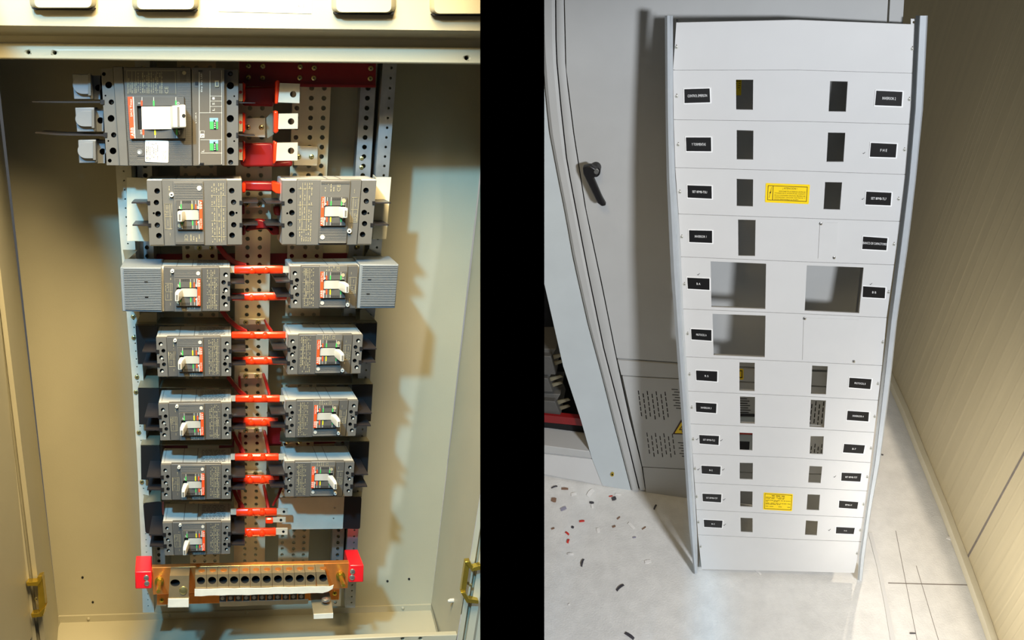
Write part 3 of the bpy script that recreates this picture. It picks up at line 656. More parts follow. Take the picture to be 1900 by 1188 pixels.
# ------------------------------------------------------------------ red jumpers between the two columns
def jumper(x0, x1, yc, h, bolts, row, which, left=None, right=None, off=-.028, y2=None):
    T = thing('busbar_jumper', 'bright red sleeved jumper bar, %s one of the %s breaker row' % (which, row), 'busbar', L((x0+x1)/2, yc+h/2, off), 'red jumper bars across the centre')
    y2 = yc if y2 is None else y2
    rings = []
    n = 12; S0 = (x0, yc); S1 = (x1, y2)
    for x, y, g in ((x0, yc, .9), (x0+1.5, yc, 1), (x1-1.5, y2, 1), (x1, y2, .9)):
        ring = []
        for k_ in range(n):
            a = 2*math.pi*k_/n; c, s = math.cos(a), math.sin(a)
            ex = 3.2; rr = (abs(c)**ex+abs(s)**ex)**(-1/ex)
            ring.append(L(x, y+h/2*s*rr*g, off-.004) + L.n*(.0045*c*rr*g))
        rings.append(ring)
    k = MB(); k.loft(rings); sl = k.build('sleeve', 'red_sleeve', T)
    for bx, by in bolts:
        k = MB(); k.cyl(L, bx, by, 5.6, off+.006, off-.002, 18); k.dome(L, bx, by, 4.9, off+.006, .0015); k.build('bolt_cap', 'red_sleeve', T)
    for e_, (a, c) in (('l', left or (0, 0)), ('r', right or (0, 0))):
        if a == c: continue
        k = MB(); k.poly(L, rect(a, (yc if e_ == 'l' else y2)-h/2+1.5, c, (yc if e_ == 'l' else y2)+h/2-1.5), off-.001, off-.005, holes=[circ((a+c)/2+ (3 if c-a > 14 else 0), y2, 2.6, 10)] if c-a > 14 else [], hd=off-.004 if c-a > 14 else None)
        k.build('bare_end', ['tinned_bright', 'hole_black'], T, label='bare tinned bar end')
    return T
jumper(435, 525, 500.3, 15, [(467.8, 503), (493.7, 502)], 'third', 'upper', (427, 435), (525, 538))
jumper(431, 532, 551, 14.5, [(466.7, 553), (492, 552.6)], 'third', 'lower', None, None, y2=549.5)
jumper(430, 530, 622, 13, [(467.7, 623.4), (491.7, 624)], 'fourth', 'upper', None, (530, 536))
jumper(432, 528, 669.5, 14, [(467, 671.5), (492.7, 671)], 'fourth', 'lower')
jumper(437, 519, 740, 13, [(465.5, 741.6), (489.7, 741)], 'fifth', 'upper', (428, 437), (519, 531))
jumper(432, 516, 783, 15.5, [(465.5, 785.6), (490, 785.6)], 'fifth', 'lower')
jumper(436, 517, 848.5, 13, [(463.8, 850.5), (487.7, 850.5)], 'sixth', 'upper', (428, 436), (517, 529))
jumper(432, 518, 890, 15, [(463.6, 893), (487.3, 892.5)], 'sixth', 'lower')
jumper(438.5, 513.6, 950.5, 13, [(463.8, 953), (486.5, 952.5)], 'seventh', 'upper', (428, 438.5), (513.6, 534), y2=950)
jumper(493, 506.5, 965.5, 11, [], 'seventh', 'short middle', None, (506.5, 530))
jumper(453, 512, 988, 14, [(463.6, 992), (486, 991.5)], 'seventh', 'lower', None, (512, 533.6), y2=987)
# red risers: bent sleeves that climb from behind to the jumpers
RIS = ((((404, 455), (418, 474), (436, 488), (457, 493)), (9, 10, 9, 6), 'third', 'left', 0),
       (((411, 577), (424, 594), (440, 608), (458, 616)), (8, 8.5, 8.5, 6), 'fourth', 'left', 1),
       (((491, 594), (497, 606), (504, 616)), (5, 6, 6), 'fourth', 'right', 0),
       (((422, 699), (433, 714), (444, 727), (456, 735)), (7, 8, 8, 6), 'fifth', 'left', 1),
       (((488, 694), (494, 712), (500, 733)), (5, 5.5, 5.5), 'fifth', 'right', 0),
       (((432, 803), (440, 820), (452, 842)), (7, 8, 8), 'sixth', 'left', 1),
       (((490, 800), (494, 818), (499, 842)), (5, 6, 6), 'sixth', 'right', 0),
       (((432, 907), (440, 925), (451, 945)), (7, 8, 8), 'seventh', 'left', 1),
       (((489, 901), (493, 920), (498, 945)), (5, 6, 6), 'seventh', 'right', 0),
       (((523, 903), (516, 922), (506, 940)), (6, 5, 4), 'seventh', 'thin outer right', 0))
for path, w, row, sd, _ in RIS:
    k = MB(); P = band(path, list(w)); n = len(P)//2; k2 = []
    A, C = P[:n], P[n:][::-1]
    rings = []
    for i in range(n):
        o0 = -.075+.04*i/(n-1)
        rings.append([L(*A[i], o0), L(*C[i], o0), L(*C[i], o0)-L.n*.006, L(*A[i], o0)-L.n*.006])
    k.loft(rings); tag(k.build('bus_riser', 'red_dark', bevel=.0012), 'dark red bent riser, %s of centre bar, to the %s row jumper' % (sd, row), 'busbar', 'dark red bus risers')
for x0, x1, y0, y1, row in ((441.5, 446, 700, 740, 'fifth'), (441.5, 447, 806, 845, 'sixth'), (440, 446, 905, 945, 'seventh')):
    k = MB(); k.poly(L, [(x0, y0), (x1, y0), (x1+2, y1), (x0+2, y1)], -.08, -.095); tag(k.build('bus_riser', 'red_dark'), 'narrow dark red riser on the left edge of the centre bar, %s row' % row, 'busbar', 'dark red bus risers')
# red connections of the first two rows
def block(pts, off, back, label, bev=.003, mt='red_dark', name='red_connector'):
    k = MB(); k.poly(L, pts, off, back, vp=(440, 190)); return tag(k.build(name, mt, bevel=bev), label, 'connector', 'red sleeved connectors')
block([(449, 337), (516, 338), (516, 356), (449, 354)], -.05, -.07, 'dark red sleeved bar at the top of the second row')
block([(449, 339), (456, 340), (456, 358), (449, 359)], -.03, -.05, 'bright red cap on the second row left breaker, top pole', mt='red_sleeve')
block([(504, 339), (510, 338), (521, 341), (521, 360), (512, 359), (505, 354)], -.03, -.06, 'bright red rounded cap at the second row right breaker, top pole', mt='red_sleeve')
block([(449, 380), (454, 382), (454, 397), (449, 399)], -.03, -.05, 'dark red cap on the second row left breaker, middle pole')
block([(507, 384), (519, 382), (521, 401), (509, 400)], -.03, -.06, 'dark red cap at the second row right breaker, middle pole')
block([(456, 423), (476, 407), (488, 408), (519, 423), (519, 436), (505, 437), (495, 425), (456, 429)], -.045, -.062, 'dark red crossing bar of the second row lower pole')
block([(449, 418), (456, 420), (456, 436), (449, 438)], -.03, -.05, 'dark red cap on the second row left breaker, lower pole')
block([(446, 162), (515, 160), (508, 198), (450, 196)], -.05, -.075, 'dark red sleeved block beside the main breaker, top pole', mt='red_beam')
block([(446, 266), (507, 266), (510, 309), (452, 310), (446, 305)], -.045, -.075, 'red sleeved block beside the main breaker, lower pole')
block([(500, 300), (543, 298), (543, 309), (500, 310)], -.07, -.085, 'red sleeved bar under the lowest loose bar end')
# loose silver bar ends on the right of the main breaker
for i, (q, h, sq, lab) in enumerate((([(519, 154), (556.5, 155.5), (555.5, 191.5), (516, 190)], (544, 175), [(511, 149), (519, 149), (516, 193), (510, 193)], 'top'), ([(517, 211), (553, 210.5), (552.5, 239), (516, 239.5)], (540, 225.5), [(508, 205), (516, 206), (517, 244), (511, 249), (508, 245)], 'middle'), ([(514, 265), (552.5, 264.5), (552, 298), (512, 298.5)], (540, 280), [(508, 262), (515, 264), (513, 299), (507, 306)], 'lowest'))):
    T = thing('bar_end', 'bare tinned bar end with one round hole right of the main breaker, %s of three' % lab, 'busbar', L(535, q[2][1], -.03), 'loose bar ends')
    k = MB(); k.poly(L, q, -.012, -.018, [circ(h[0], h[1], 6, 20)]); k.build('bar', 'tinned_bright', T)
    k = MB(); k.poly(L, sq, -.012, -.06, vp=(430, 190)); k.build('sleeve', 'red_sleeve', T, bevel=.002)
for i, y in enumerate((155, 211, 264)):
    T = thing('terminal_bar', 'short tinned bar with a red dot right of main breaker, %s pole' % ('top', 'middle', 'lower')[i], 'busbar', L(447, y+30, -.03), 'terminal bars of the main breaker')
    k = MB(); k.poly(L, [(443, y), (450, y), (450, y+33), (443, y+33)], -.03, -.06); k.build('bar', 'tinned_bright', T)
    k = MB(); k.cyl(L, 446.5, y+16, 3, -.0295, -.031, 12); k.build('red_dot', 'scrap_red', T)
    k = MB(); k.poly(L, [(450, y-3), (454, y), (455, y+30), (451, y+38)], -.03, -.06); k.build('sleeve', 'red_sleeve', T, bevel=.002)
# small tabs bolted to the perforated bars
for q, bolts, lab, of in (([(453, 219), (492, 219), (492, 255), (453, 254)], [(460, 236.5), (485, 236.5)], 'beside the main breaker on the centre bar', -.075),
                      ([(546, 271), (590, 272), (589, 308), (545, 307)], [(554, 291), (578, 291)], 'on the right bar below the lowest loose bar end', -.12),
                      ([(455, 372), (491.6, 371.6), (491, 385), (455, 385.5)], [(459, 379), (482, 379)], 'on the centre bar level with the second row', -.085),
                      ([(444, 592), (491, 592), (492, 602), (443, 603)], [(456, 598.5), (479, 598.5)], 'on the centre bar above the fourth row jumpers', -.085),
                      ([(444, 693), (486, 693), (486, 702), (443, 703)], [(456, 698), (477, 698)], 'on the centre bar above the fifth row jumpers', -.085),
                      ([(360, 449), (402, 449), (402, 463), (360, 464)], [(370, 460), (393, 460)], 'on the left bar under the second row left breaker', -.125),
                      ([(524, 813), (575, 812), (575, 822), (524, 823)], [(533, 819), (556, 819)], 'on the right bar under the fifth row', -.125),
                      ([(444, 796), (486, 795), (486, 802), (444, 803)], [(456, 799), (476, 799)], 'on the centre bar under the fifth row jumpers', -.085),
                      ([(444, 877), (486, 876), (486, 883), (444, 884)], [(455, 880), (474, 880)], 'on the centre bar behind the lower sixth row jumper', -.085)):
    T = thing('connector_tab', 'small two-bolt tab ' + lab, 'connector', L(*q[3], of), 'bolted tabs')
    k = MB(); k.poly(L, q, of, of-.008); k.build('tab', 'tinned_bright', T, bevel=.0006)
    for x, y in bolts: screw(L, x, y, 5, of, T, 'bolt_zinc', 'bolt')
k = MB(); k.poly(L, [(494, 219), (505, 207), (508, 249), (496, 257)], -.06, -.065); tag(k.build('angled_tab', 'olive_steel'), 'dark angled tab leaning beside the middle loose bar end', 'connector')
# black side brackets with their steel shelves
BR = (('4', 'left', [(251, 602), (291, 602), (293, 676), (256, 676)], [(260, 580), (291, 580)]), ('5', 'left', [(256, 719.5), (294.6, 719.5), (297, 788), (258, 788)], [(267, 686), (294, 686)]),
      ('6', 'left', [(261, 826), (296, 826), (299, 890.5), (262, 890.5)], [(267, 800), (298, 800)]), ('7', 'left', [(265.4, 933.7), (299.5, 930), (303, 990.5), (270, 990.5)], [(270, 893), (300, 900)]),
      ('4', 'right', [(661, 599), (700, 599), (696, 670), (662, 670)], [(660, 572), (676, 574)]), ('5', 'right', [(653, 713), (692, 713), (688, 782), (655, 782)], [(655, 686), (670, 686)]),
      ('6', 'right', [(648, 819), (685.5, 819), (682, 881), (650, 881)], [(650, 796), (672, 798)]))
for r, sd, q, bk in BR:
    T = thing('side_bracket', 'black plate bracket behind the %s row breaker, %s side' % (ROW[int(r)].replace(' and lowest', ''), sd), 'bracket', L(*q[3], -.07), 'black side brackets')
    k = MB(); qq = rrect(q, .16) if r == '7' else q
    k.poly(L, qq, -.066, -.069); k.build('plate', 'panel_black', T)
    k = MB(); a = [L(*p, -.066) for p in q[:2]]; c = [L(*p, -.115) for p in bk[::-1]]
    k.loft([a+c, [p-V_UP*.002 for p in a+c]]); k.build('shelf', 'olive_steel', T)
for i, (y, x0, x1) in enumerate(((602, 290, 430), (719.5, 294, 430), (826, 296, 430), (930, 299, 430), (599, 523, 662), (713, 522, 654), (819, 519, 650))):
    r = (4, 5, 6, 7, 4, 5, 6)[i]; sd = 'left' if i < 4 else 'right'
    k = MB(); k.poly(L, [(x0, y-.8), (x1, y-.8), (x1, y+.8), (x0, y+.8)], -.074, -.12); tag(k.build('mounting_shelf', 'olive_steel'), 'thin steel shelf edge behind the top of the %s row %s breaker' % (ROW[r].replace(' and lowest', ''), sd), 'bracket', 'thin mounting shelves')
T = thing('filler_plate', 'blank beige steel plate in the right column under the sixth row', 'plate', L(577, 982, -.06))
k = MB(); k.poly(L, [(513.6, 925), (639, 922), (636, 981.5), (513.6, 983)], -.055, -.058, [circ(621, 942.5, 2, 8), circ(619, 962.5, 1.6, 8)]); k.build('plate', 'grey_plate', T)
k = MB(); k.poly(L, rrect([(639, 922), (671, 923), (668, 982), (636, 981.5)], .12), -.057, -.06); k.build('black_end', 'panel_black', T, label='black painted end of the plate')
k = MB(); a = [L(639, 923, -.058), L(671, 921, -.058)]; c = [L(672, 905, -.11), L(650, 905, -.11)]; k.loft([a+c, [p-V_UP*.002 for p in a+c]]); k.build('shelf', 'olive_steel', T)
for q, bk, lab, mt in (([(235, 329), (276, 331), (277, 448), (236, 447)], -.1, 'beige steel side plate on the left of the second row left breaker', 'grey_plate'), ([(696, 329), (726, 329), (716.5, 443.5), (690, 444)], -.1, 'cream steel side plate on the right of the second row right breaker', 'grey_plate')):
    k = MB(); k.poly(L, q, -.05, -.053); k.poly(L, [q[1], q[2], (q[2][0]-2, q[2][1]), (q[1][0]-2, q[1][1])] if q[0][0] < 400 else [q[0], q[3], (q[3][0]+2, q[3][1]), (q[0][0]+2, q[0][1])], -.05, bk); tag(k.build('side_plate', mt), lab, 'plate')
for q, bk, lab in (([(228, 464), (256, 464), (241, 478), (232, 484)], None, 'folded steel gusset on the left above the third row cover'), ([(684, 463), (709, 476), (705, 480), (676, 478)], None, 'dark folded steel gusset on the right above the third row cover'), ([(676, 573), (699, 597), (699, 600), (668, 600), (668, 575)], None, 'olive folded gusset on the right under the third row cover'), ([(252, 602), (262, 580), (291, 580), (291, 602)], None, 'olive folded gusset on the left under the third row cover')):
    k = MB(); k.poly(L, q, -.075, -.078); tag(k.build('gusset', 'olive_steel'), lab, 'bracket')
# ------------------------------------------------------------------ copper ground bar, lugs and tape
z6 = Z(220, 1000, 6.6); z7 = Z(440, 1000, 6.6)
gb = thing('ground_bar', 'long horizontal copper earth bar at the bottom between two red insulators', 'busbar', L(465, 1098, -.03))
k = MB(); k.poly(L, [(281.5, 1053.5), (648, 1045), (645, 1092), (284, 1104)], -.02, -.03, vp=(440, 190)); k.build('bar', 'copper', gb, bevel=.0008)
k = MB(); k.poly(L, [(291, 1104), (630, 1094), (629, 1113.5), (291, 1123)], -.055, -.061); k.build('lower_bar', 'copper', gb, bevel=.0008)
xs = (361.7, 383, 403.3, 423.8, 444, 464, 484, 505, 525.6, 546, 566, 586, 611)
ORD = ('first', 'second', 'third', 'fourth', 'fifth', 'sixth', 'seventh', 'eighth', 'ninth', 'tenth', 'eleventh', 'twelfth')
def pitch_y(x, a, c): return a+(c-a)*(x-361)/250
for i in range(12):
    x0, x1 = xs[i]+.3, xs[i+1]-.3
    y0 = pitch_y((x0+x1)/2, 1067, 1061.5); y1 = pitch_y((x0+x1)/2, 1092, 1088.5)
    if i == 11: pts = [(x0, y0), (603.5, y0), (611, y1), (x0+2, y1)]
    else: pts = [(x0, y0), (x1, y0), (x1+.6, y1), (x0+.6, y1)]
    T = thing('cable_lug', 'tinned lug with a round cable hole on the copper bar, %s from the left' % ORD[i], 'cable lug', L((x0+x1)/2, y1, -.01), 'row of large cable lugs')
    xc = (x0+x1)/2 + (1.2 if i == 11 else .5)
    k = MB(); k.poly(L, pts, 0.004, -.02, [circ(xc, y0+11.2-.1, 7.6, 20, 6.8)], vp=(440, 190), hd=-.012, m=0); k.build('body', ['lug_metal', 'hole_black'], T, bevel=0)
    k = MB(); a0_, b0_ = xc, y0-6.5
    c = (L(x0+4, y0, .003)+L(x1-4, y0, .003))/2; c = L(xc, y0, .004)-L.n*.012
    u = (L(xc+1, y0, 0)-L(xc, y0, 0))*6.2; ring = [c + u*math.cos(a) + L.n*(u.length*1.0*math.sin(a)) for a in [2*math.pi*j/16 for j in range(16)]]
    k.loft([[p+V_UP*.0001 for p in ring], [p+V_UP*.0009 for p in ring]]); k.build('set_screw', 'copper', T)
    k = MB(); k.dome(L, xc+.8, y0+12.5, 3.6, -.0115, .004); k.build('clamp_screw', 'steel_screw', T)
def tape(pts, off, label):
    k = MB(); n = len(pts)//2; k.poly(L, pts, off, off-.0012); tag(k.build('masking_tape', 'tape'), label, 'tape', 'strips of masking tape')
top = [(361, 1093.5+.5*math.sin(i*1.3)-i*.26) for i in range(1)]
up_ = [(361+i*12.5, 1094-i*.27+rnd.uniform(-.5, .5)) for i in range(20)]; lo_ = [(361+i*12.5, 1106.5-i*.3+rnd.uniform(-.6, .6)) for i in range(20)]
tape(up_+[(612, 1089), (619, 1086), (617, 1093), (609, 1098)]+lo_[::-1], .0065, 'long ragged white tape strip along the foot of the large lugs')
for i in range(11):
    x = 413+14.6*i; y = 1110.5-.32*i
    T = thing('small_lug', 'small dark lug with a silver screw under the tape, %s from the left' % ORD[i], 'cable lug', L(x, y+7, -.04), 'row of small cable lugs')
    k = MB(); k.poly(L, rect(x-6, y-6.5, x+6.6, y+7.5), -.04, -.054); k.build('body', 'breaker_dark', T, bevel=.001)
    screw(L, x, y, 3.6, -.04, T, slot=False)
up_ = [(407+i*11.8, 1117.5-i*.33+rnd.uniform(-.4, .4)) for i in range(15)]; lo_ = [(408+i*11.7, 1126-i*.38+rnd.uniform(-.5, .5)) for i in range(15)]
tape(up_+lo_[::-1], -.036, 'shorter white tape strip under the small dark lugs')
T = thing('large_lug', 'large tinned two-hole lug hanging at the left end of the copper bar', 'cable lug', L(331, 1127, 0))
k = MB(); k.poly(L, [(315, 1069), (351, 1068.5), (350, 1112), (312.5, 1113)], .006, -.02, [circ(325, 1082, 9, 20, 6.5)], vp=(440, 190), hd=-.012); k.build('body', ['lug_metal', 'hole_black'], T)
k = MB(); k.dome(L, 323, 1082.5, 6, -.0118, .006); k.build('clamp_screw', 'black_plastic', T)
screw(L, 340, 1096, 8, .006, T, 'bolt_zinc', 'bolt', slot=False)
k = MB(); k.poly(L, [(312, 1112), (350, 1111.5), (350, 1127), (311.5, 1127.5)], .0075, .001); k.build('tape', 'tape', T, label='white tape on the lug foot')
T = thing('large_lug', 'large tinned lug jutting out at the right under the copper bar', 'cable lug', L(600, 1149, .03))
rings = [[L(x, y, o_) for x, y in q] for q, o_ in (([(576, 1101), (611, 1099), (611, 1106), (576, 1108)], -.05), ([(578, 1120), (616, 1118), (616.5, 1126), (579, 1128)], .0), ([(581.5, 1140), (618.5, 1138), (618, 1147.5), (582, 1149)], .03))]
k = MB(); k.loft(rings); k.build('body', 'olive_steel', T, bevel=.001)
k = MB(); k.poly(L, [(582, 1140.5), (618.3, 1138.5), (618, 1147.5), (582, 1149)], .0312, .03); k.build('tape', 'tape', T, label='white tape on the lug end')
k = MB(); c = L(604, 1119, .004)+V_UP*.004; u = (L(605, 1119, 0)-L(604, 1119, 0)); k.loft([[c+u*8*r_*math.cos(a)+L.n*(u.length*8*r_*math.sin(a))+V_UP*h_ for a in [2*math.pi*j/16 for j in range(16)]] for r_, h_ in ((1, 0), (.9, .003), (.5, .0045))]); k.build('bolt', 'steel_screw', T)
for (x, y), tipp, lab in (((295.5, 1080), (293.5, 1098), 'left'), ((632, 1070), (638, 1087), 'right')):
    T = thing('stud_bolt', 'brass stud bolt with a nut through the %s end of the copper bar' % lab, 'bolt', L(x, y, -.02), 'brass stud bolts')
    k = MB(); k.cyl(L, x, y, 8.5, -.017, -.02, 20); k.build('washer', 'brass', T)
    k = MB(); k.cyl(L, x, y, 6.2, -.011, -.017, 6); k.build('nut', 'brass', T)
    k = MB(); p0 = L(x, y, -.011); p1 = L(*tipp, .03); k.tube([p0, p0.lerp(p1, .9), p1], [.0033, .0033, .0026]); k.build('stud', 'brass', T)
for x, y, lab in ((300, 1114, 'left'), (621, 1101.5, 'right')):
    o = screw(L, x, y, 4.5, -.055, None, 'brass', 'brass_bolt'); tag(o, 'small brass bolt at the %s end of the lower copper bar' % lab, 'bolt', 'small brass bolts of the lower bar')
for q, bkq, scr, lab in (([(250.5, 1061.5), (281.5, 1061), (282, 1093), (251, 1093.5)], (300, 185), [(271.5, 1072.5), (272.5, 1083)], 'left'), ([(649, 1049.5), (675, 1049), (674.5, 1081), (647, 1081.5)], (350, 185), [(654, 1061), (653.5, 1072)], 'right')):
    T = thing('red_insulator', 'bright red moulded insulator at the %s end of the copper bar' % lab, 'insulator', L(*q[3], -.03), 'red bar insulators')
    k = MB(); k.poly(L, q, -.012, -.062, vp=bkq); k.build('body', 'red_insulator', T, bevel=.0015)
    for x, y in scr: screw(L, x, y, 5.2, -.012, T, slot=False, name='bolt')
# ================================================================== added black board filling the blank band between the two places
def cam_pt(x, y, d): return CAM + ray(x, y)*d
k = MB(); w = 119/1800*1.12/2; cxp = (950.5-CX)/F*1.12
ring = lambda d, hw: [CAM+RT*(cxp-hw)+UP*1.2+FW*d, CAM+RT*(cxp+hw)+UP*1.2+FW*d, CAM+RT*(cxp+hw)-UP*1.2+FW*d, CAM+RT*(cxp-hw)-UP*1.2+FW*d]
k.loft([ring(1.12, w), ring(1.2, w)])
structure(k.build('black_band_board', 'void_black'))
# ================================================================== RIGHT: the room with the leaning panel
k = MB(); k.poly(FL, [(300, 400), (2600, 400), (2200, 1500), (300, 1500)], 0, -.05)
o = structure(k.build('floor', 'concrete'))
P_ = [(1640, 676), (1654, 706), (1684, 773), (1713.5, 847.5), (1758, 956), (1797.6, 1060), (1837, 1169), (1862, 1245)]
w0 = [FL(x, y) for x, y in P_]
d0 = (w0[1]-w0[2]).normalized(); w0 = [w0[0]+d0*2.6] + w0 + [w0[-1]-d0*1.25]
WH = 1.75
wn = []
for i, p in enumerate(w0):
    d = (w0[min(i+1, len(w0)-1)]-w0[max(i-1, 0)]).normalized(); wn.append(Vector((-d.y, d.x, 0)) if Vector((-d.y, d.x, 0)).x < 0 else Vector((d.y, -d.x, 0)))
upz = Vector((0, 0, 1))
k = MB(); n = len(w0)
k.loft([[p, p+upz*WALLH, p+upz*WALLH-wn[i]*.05, p-wn[i]*.05] for i, p in enumerate(w0)])
wr = structure(k.build('wall_right', 'wall_cream'))
k = MB(); k.loft([[p+wn[i]*.0005, p+wn[i]*.024, p+wn[i]*.022+upz*.03, p+wn[i]*.0005+upz*.034] for i, p in enumerate(w0)]); structure(k.build('baseboard_right', 'base_cream', bevel=.001))
# seams of the wall sheets: shallow upright ribs and the dark joint
def WR(u, z_, off=.001):
    s = u*(n-1); i = min(int(s), n-2); f_ = s-i
    return w0[i].lerp(w0[i+1], f_)+upz*z_+wn[i]*off
# find wall parameter of the joint foot
def wall_at(x, y):
    best = min((( (FL(x, y)-w0[i].lerp(w0[i+1], j/40)).length, (i+j/40)/(n-1)) for i in range(n-1) for j in range(41)))
    return best[1]
uj = wall_at(1797, 1040)
for i, u in enumerate((uj,)):
    k = MB(); a = WR(u, .034, .0015); c = WR(u+.004, .034, .0015); k.loft([[a, c, c-wn[3]*.002, a-wn[3]*.002], [p+upz*1.6 for p in (a, c, c-wn[3]*.002, a-wn[3]*.002)]]); structure(k.build('trim_1', 'joint'))
k = MB()
for i in range(34):
    u = .06+.9*i/34
    if abs(u-uj) < .02: continue
    a = WR(u, .034, .0); c = WR(u+.006, .034, .0); m_ = (a+c)/2+wn[3]*.0006
    k.loft([[a, m_, c], [p+upz*(WALLH-.04) for p in (a, m_, c)]])
k.build('rib', 'wall_cream', wr)
# room behind the enclosure
pb = a0-CABN*2.4; k = MB(); q = [pb-e*2.5, pb+e*3.6]; k.loft([[q[0], q[1], q[1]-CABN*.05, q[0]-CABN*.05], [p+upz*2.0 for p in (q[0], q[1], q[1]-CABN*.05, q[0]-CABN*.05)]]); structure(k.build('wall_back', 'wall_cream'))
# floor joints on the right
k = MB(); k.poly(FL, [(1611, 988), (1618, 988), (1634, 1050), (1648, 1120), (1666, 1210), (1656, 1210), (1641, 1120), (1627, 1050)], .003, -.01); structure(k.build('trim_2', 'panel_grey'))
k = MB(); k.poly(FL, [(1648, 1081.3), (1720, 1083.3), (1802, 1085.3), (1802, 1086.6), (1720, 1084.8), (1648, 1082.8)], .0008, -.01); structure(k.build('trim_3', 'joint'))
for j, (A_, C_) in enumerate((((1662, 985), (1704, 1200)), ((1700, 1050), (1745, 1200)))):
    k = MB(); k.poly(FL, strip(*A_, *C_, .9), .0006, -.01); structure(k.build('trim_%d' % (4+j), 'joint'))
# ------------------------------------------------------------------ grey enclosure behind the panel
en = thing('metal_enclosure', 'tall grey steel enclosure with a black door handle behind the leaning panel', 'enclosure', a0)
Aln = [(1003, -60), (1004, 60), (1010, 155), (1018, 240), (1033, 320), (1049, 400), (1063, 480), (1090, 600), (1117, 700), (1137, 780), (1158, 860), (1171, 911)]
Bln = [(1031, -60), (1031, 0), (1032, 100), (1041, 200), (1052, 300), (1070, 395), (1090, 500), (1121, 650), (1155, 780), (1187, 912)]
Cln = [(1046, -60), (1047, 0), (1050, 130), (1065, 250), (1087, 390), (1117, 530), (1144, 665), (1170, 783), (1190, 857), (1199, 915)]
EL = [(1010, 527), (1045, 680), (1078, 780), (1098, 850), (1118, 901)]
k = MB(); k.poly(CB, Aln + EL[::-1] + [(985, 420), (960, 300), (940, 100), (935, -60)], 0, -.02); k.build('side_frame', 'enclosure_blue', en, label='bluish grey frame sheet')
def post(Aa, Bb, name, mt, o_, gap=1.6):
    ya = [p[1] for p in Aa]; fa, fb = edge(Aa), edge(Bb); Y = [-60+(910+60)*i/22 for i in range(23)]
    rings = []
    for y in Y:
        xa, xb = fa(y)+gap, fb(y)-gap; rings.append([CB(xa, y, -.02), CB(xa, y, o_*.5), CB(xa+(xb-xa)*.2, y, o_), CB(xa+(xb-xa)*.75, y, o_), CB(xb, y, o_*.4), CB(xb, y, -.02)])
    k = MB(); k.loft(rings); return k.build(name, mt, en)
post(Aln, Bln, 'frame_post', 'enclosure_grey', .012, 1.2); post(Bln, Cln, 'frame_post', 'enclosure_grey', .004, 1.0)
k = MB(); k.poly(CB, Aln+Cln[::-1], -.016, -.022); k.build('seam_shadow_gap', 'hole_black', en)
C2 = [(x+1.0, y) for x, y in Cln]
k = MB(); k.poly(CB, C2[:7]+[(1146, 664.5), (1258, 672.5), (1400, 681.5), (1574, 688.5), (1592, 540), (1645.5, 42), (1651, -60)], .003, -.015); door = k.build('door', 'enclosure_grey', en)
k = MB(); k.poly(CB, [(1146, 668.5), (1258, 676.5), (1400, 685.5), (1573, 692.5), (1568, 719), (1400, 709), (1200, 699.2), (1153, 696)], .003, -.015); k.build('door_foot', 'enclosure_grey', en)
k = MB(); k.poly(CB, [(1655, -60), (1649.5, 42), (1596, 540), (1578, 690), (1555, 925), (1576, 925), (1601, 690), (1619, 540), (1675, 42), (1681, -60)], .001, -.6); k.build('frame_post', 'enclosure_grey', en)
# louvred lower panel
slots = []
def vs(x0, y0, cols, rows, dx, dy, h=7.5, w=1.7, sh=.13):
    for i in range(cols):
        for j in range(rows):
            y = y0+j*dy+(dy/2 if i % 2 else 0)+i*.35; x = x0+i*dx+(y-y0)*sh
            slots.append([(x, y), (x+w, y), (x+w+h*sh, y+h), (x+h*sh, y+h)])
def hs_(x0, y0, rows, dy, L0):
    for j in range(rows):
        for s in (0, 1):
            y = y0+j*dy+s*dy/2; x = x0+(y-y0)*.13+s*4; slots.append([(x, y), (x+L0, y+.6), (x+L0, y+2), (x, y+1.4)])
vs(1183.5, 725, 7, 5, 8.2, 10); vs(1199.5, 803, 7, 4, 7.8, 10.5, 7.5, 1.5)
hs_(1246, 722, 4, 10, 12); hs_(1258, 821, 3, 10, 10); hs_(1366, 739, 4, 8.5, 20)
vs(1499, 744, 5, 5, 7.2, 11, 8, 1.8, -.1); vs(1499, 823, 5, 3, 6.4, 10, 7, 1.6, -.1)
k = MB(); k.poly(CB, [(1155, 698.5), (1200, 701.5), (1400, 711.5), (1567, 721), (1553, 880), (1400, 877), (1192, 866)], .002, -.012, slots, hd=-.008); lp = k.build('vent_panel', ['enclosure_grey', 'hole_black'], en)
k = MB(); k.poly(CB, [(1193, 867.5), (1400, 878.5), (1553, 881.5), (1550, 948), (1400, 937), (1270, 925), (1199, 915)], 0, -.015); k.build('plinth', 'enclosure_grey', en)
k = MB(); k.poly(CB, circ(1136, 881, 3.2, 14, 3.8), .004, 0, [circ(1136, 881, 1.6, 10, 2)], hd=.001); k.build('grommet', ['brass', 'hole_black'], en)
k = MB(); k.poly(CB, [(1248, 806), (1264, 779), (1283, 807)], .0035, .002); k.poly(CB, [(1252, 804), (1264, 784), (1277, 804.5)], .0042, .0034, m=1)
text(k, CB, '4', [(1260, 789), (1268, 789), (1268, 803), (1260, 803)], .0047, 0); k.build('warning_triangle', ['sticker_ink', 'sticker_yellow'], lp, label='yellow and black warning triangle')
k = MB(); k.poly(CB, [(1352, 146), (1376, 146), (1375, 177), (1352, 177)], .0036, .003); print_rows(k, CB, hom([(1354, 150), (1374, 150), (1373, 170), (1354, 170)]), 0, 0, 1, 1, 5, .004, vertical=False, m=1, lo=.05, hi=.3); k.build('door_sticker', ['sticker_yellow', 'sticker_ink'], door, label='yellow sticker on the door')
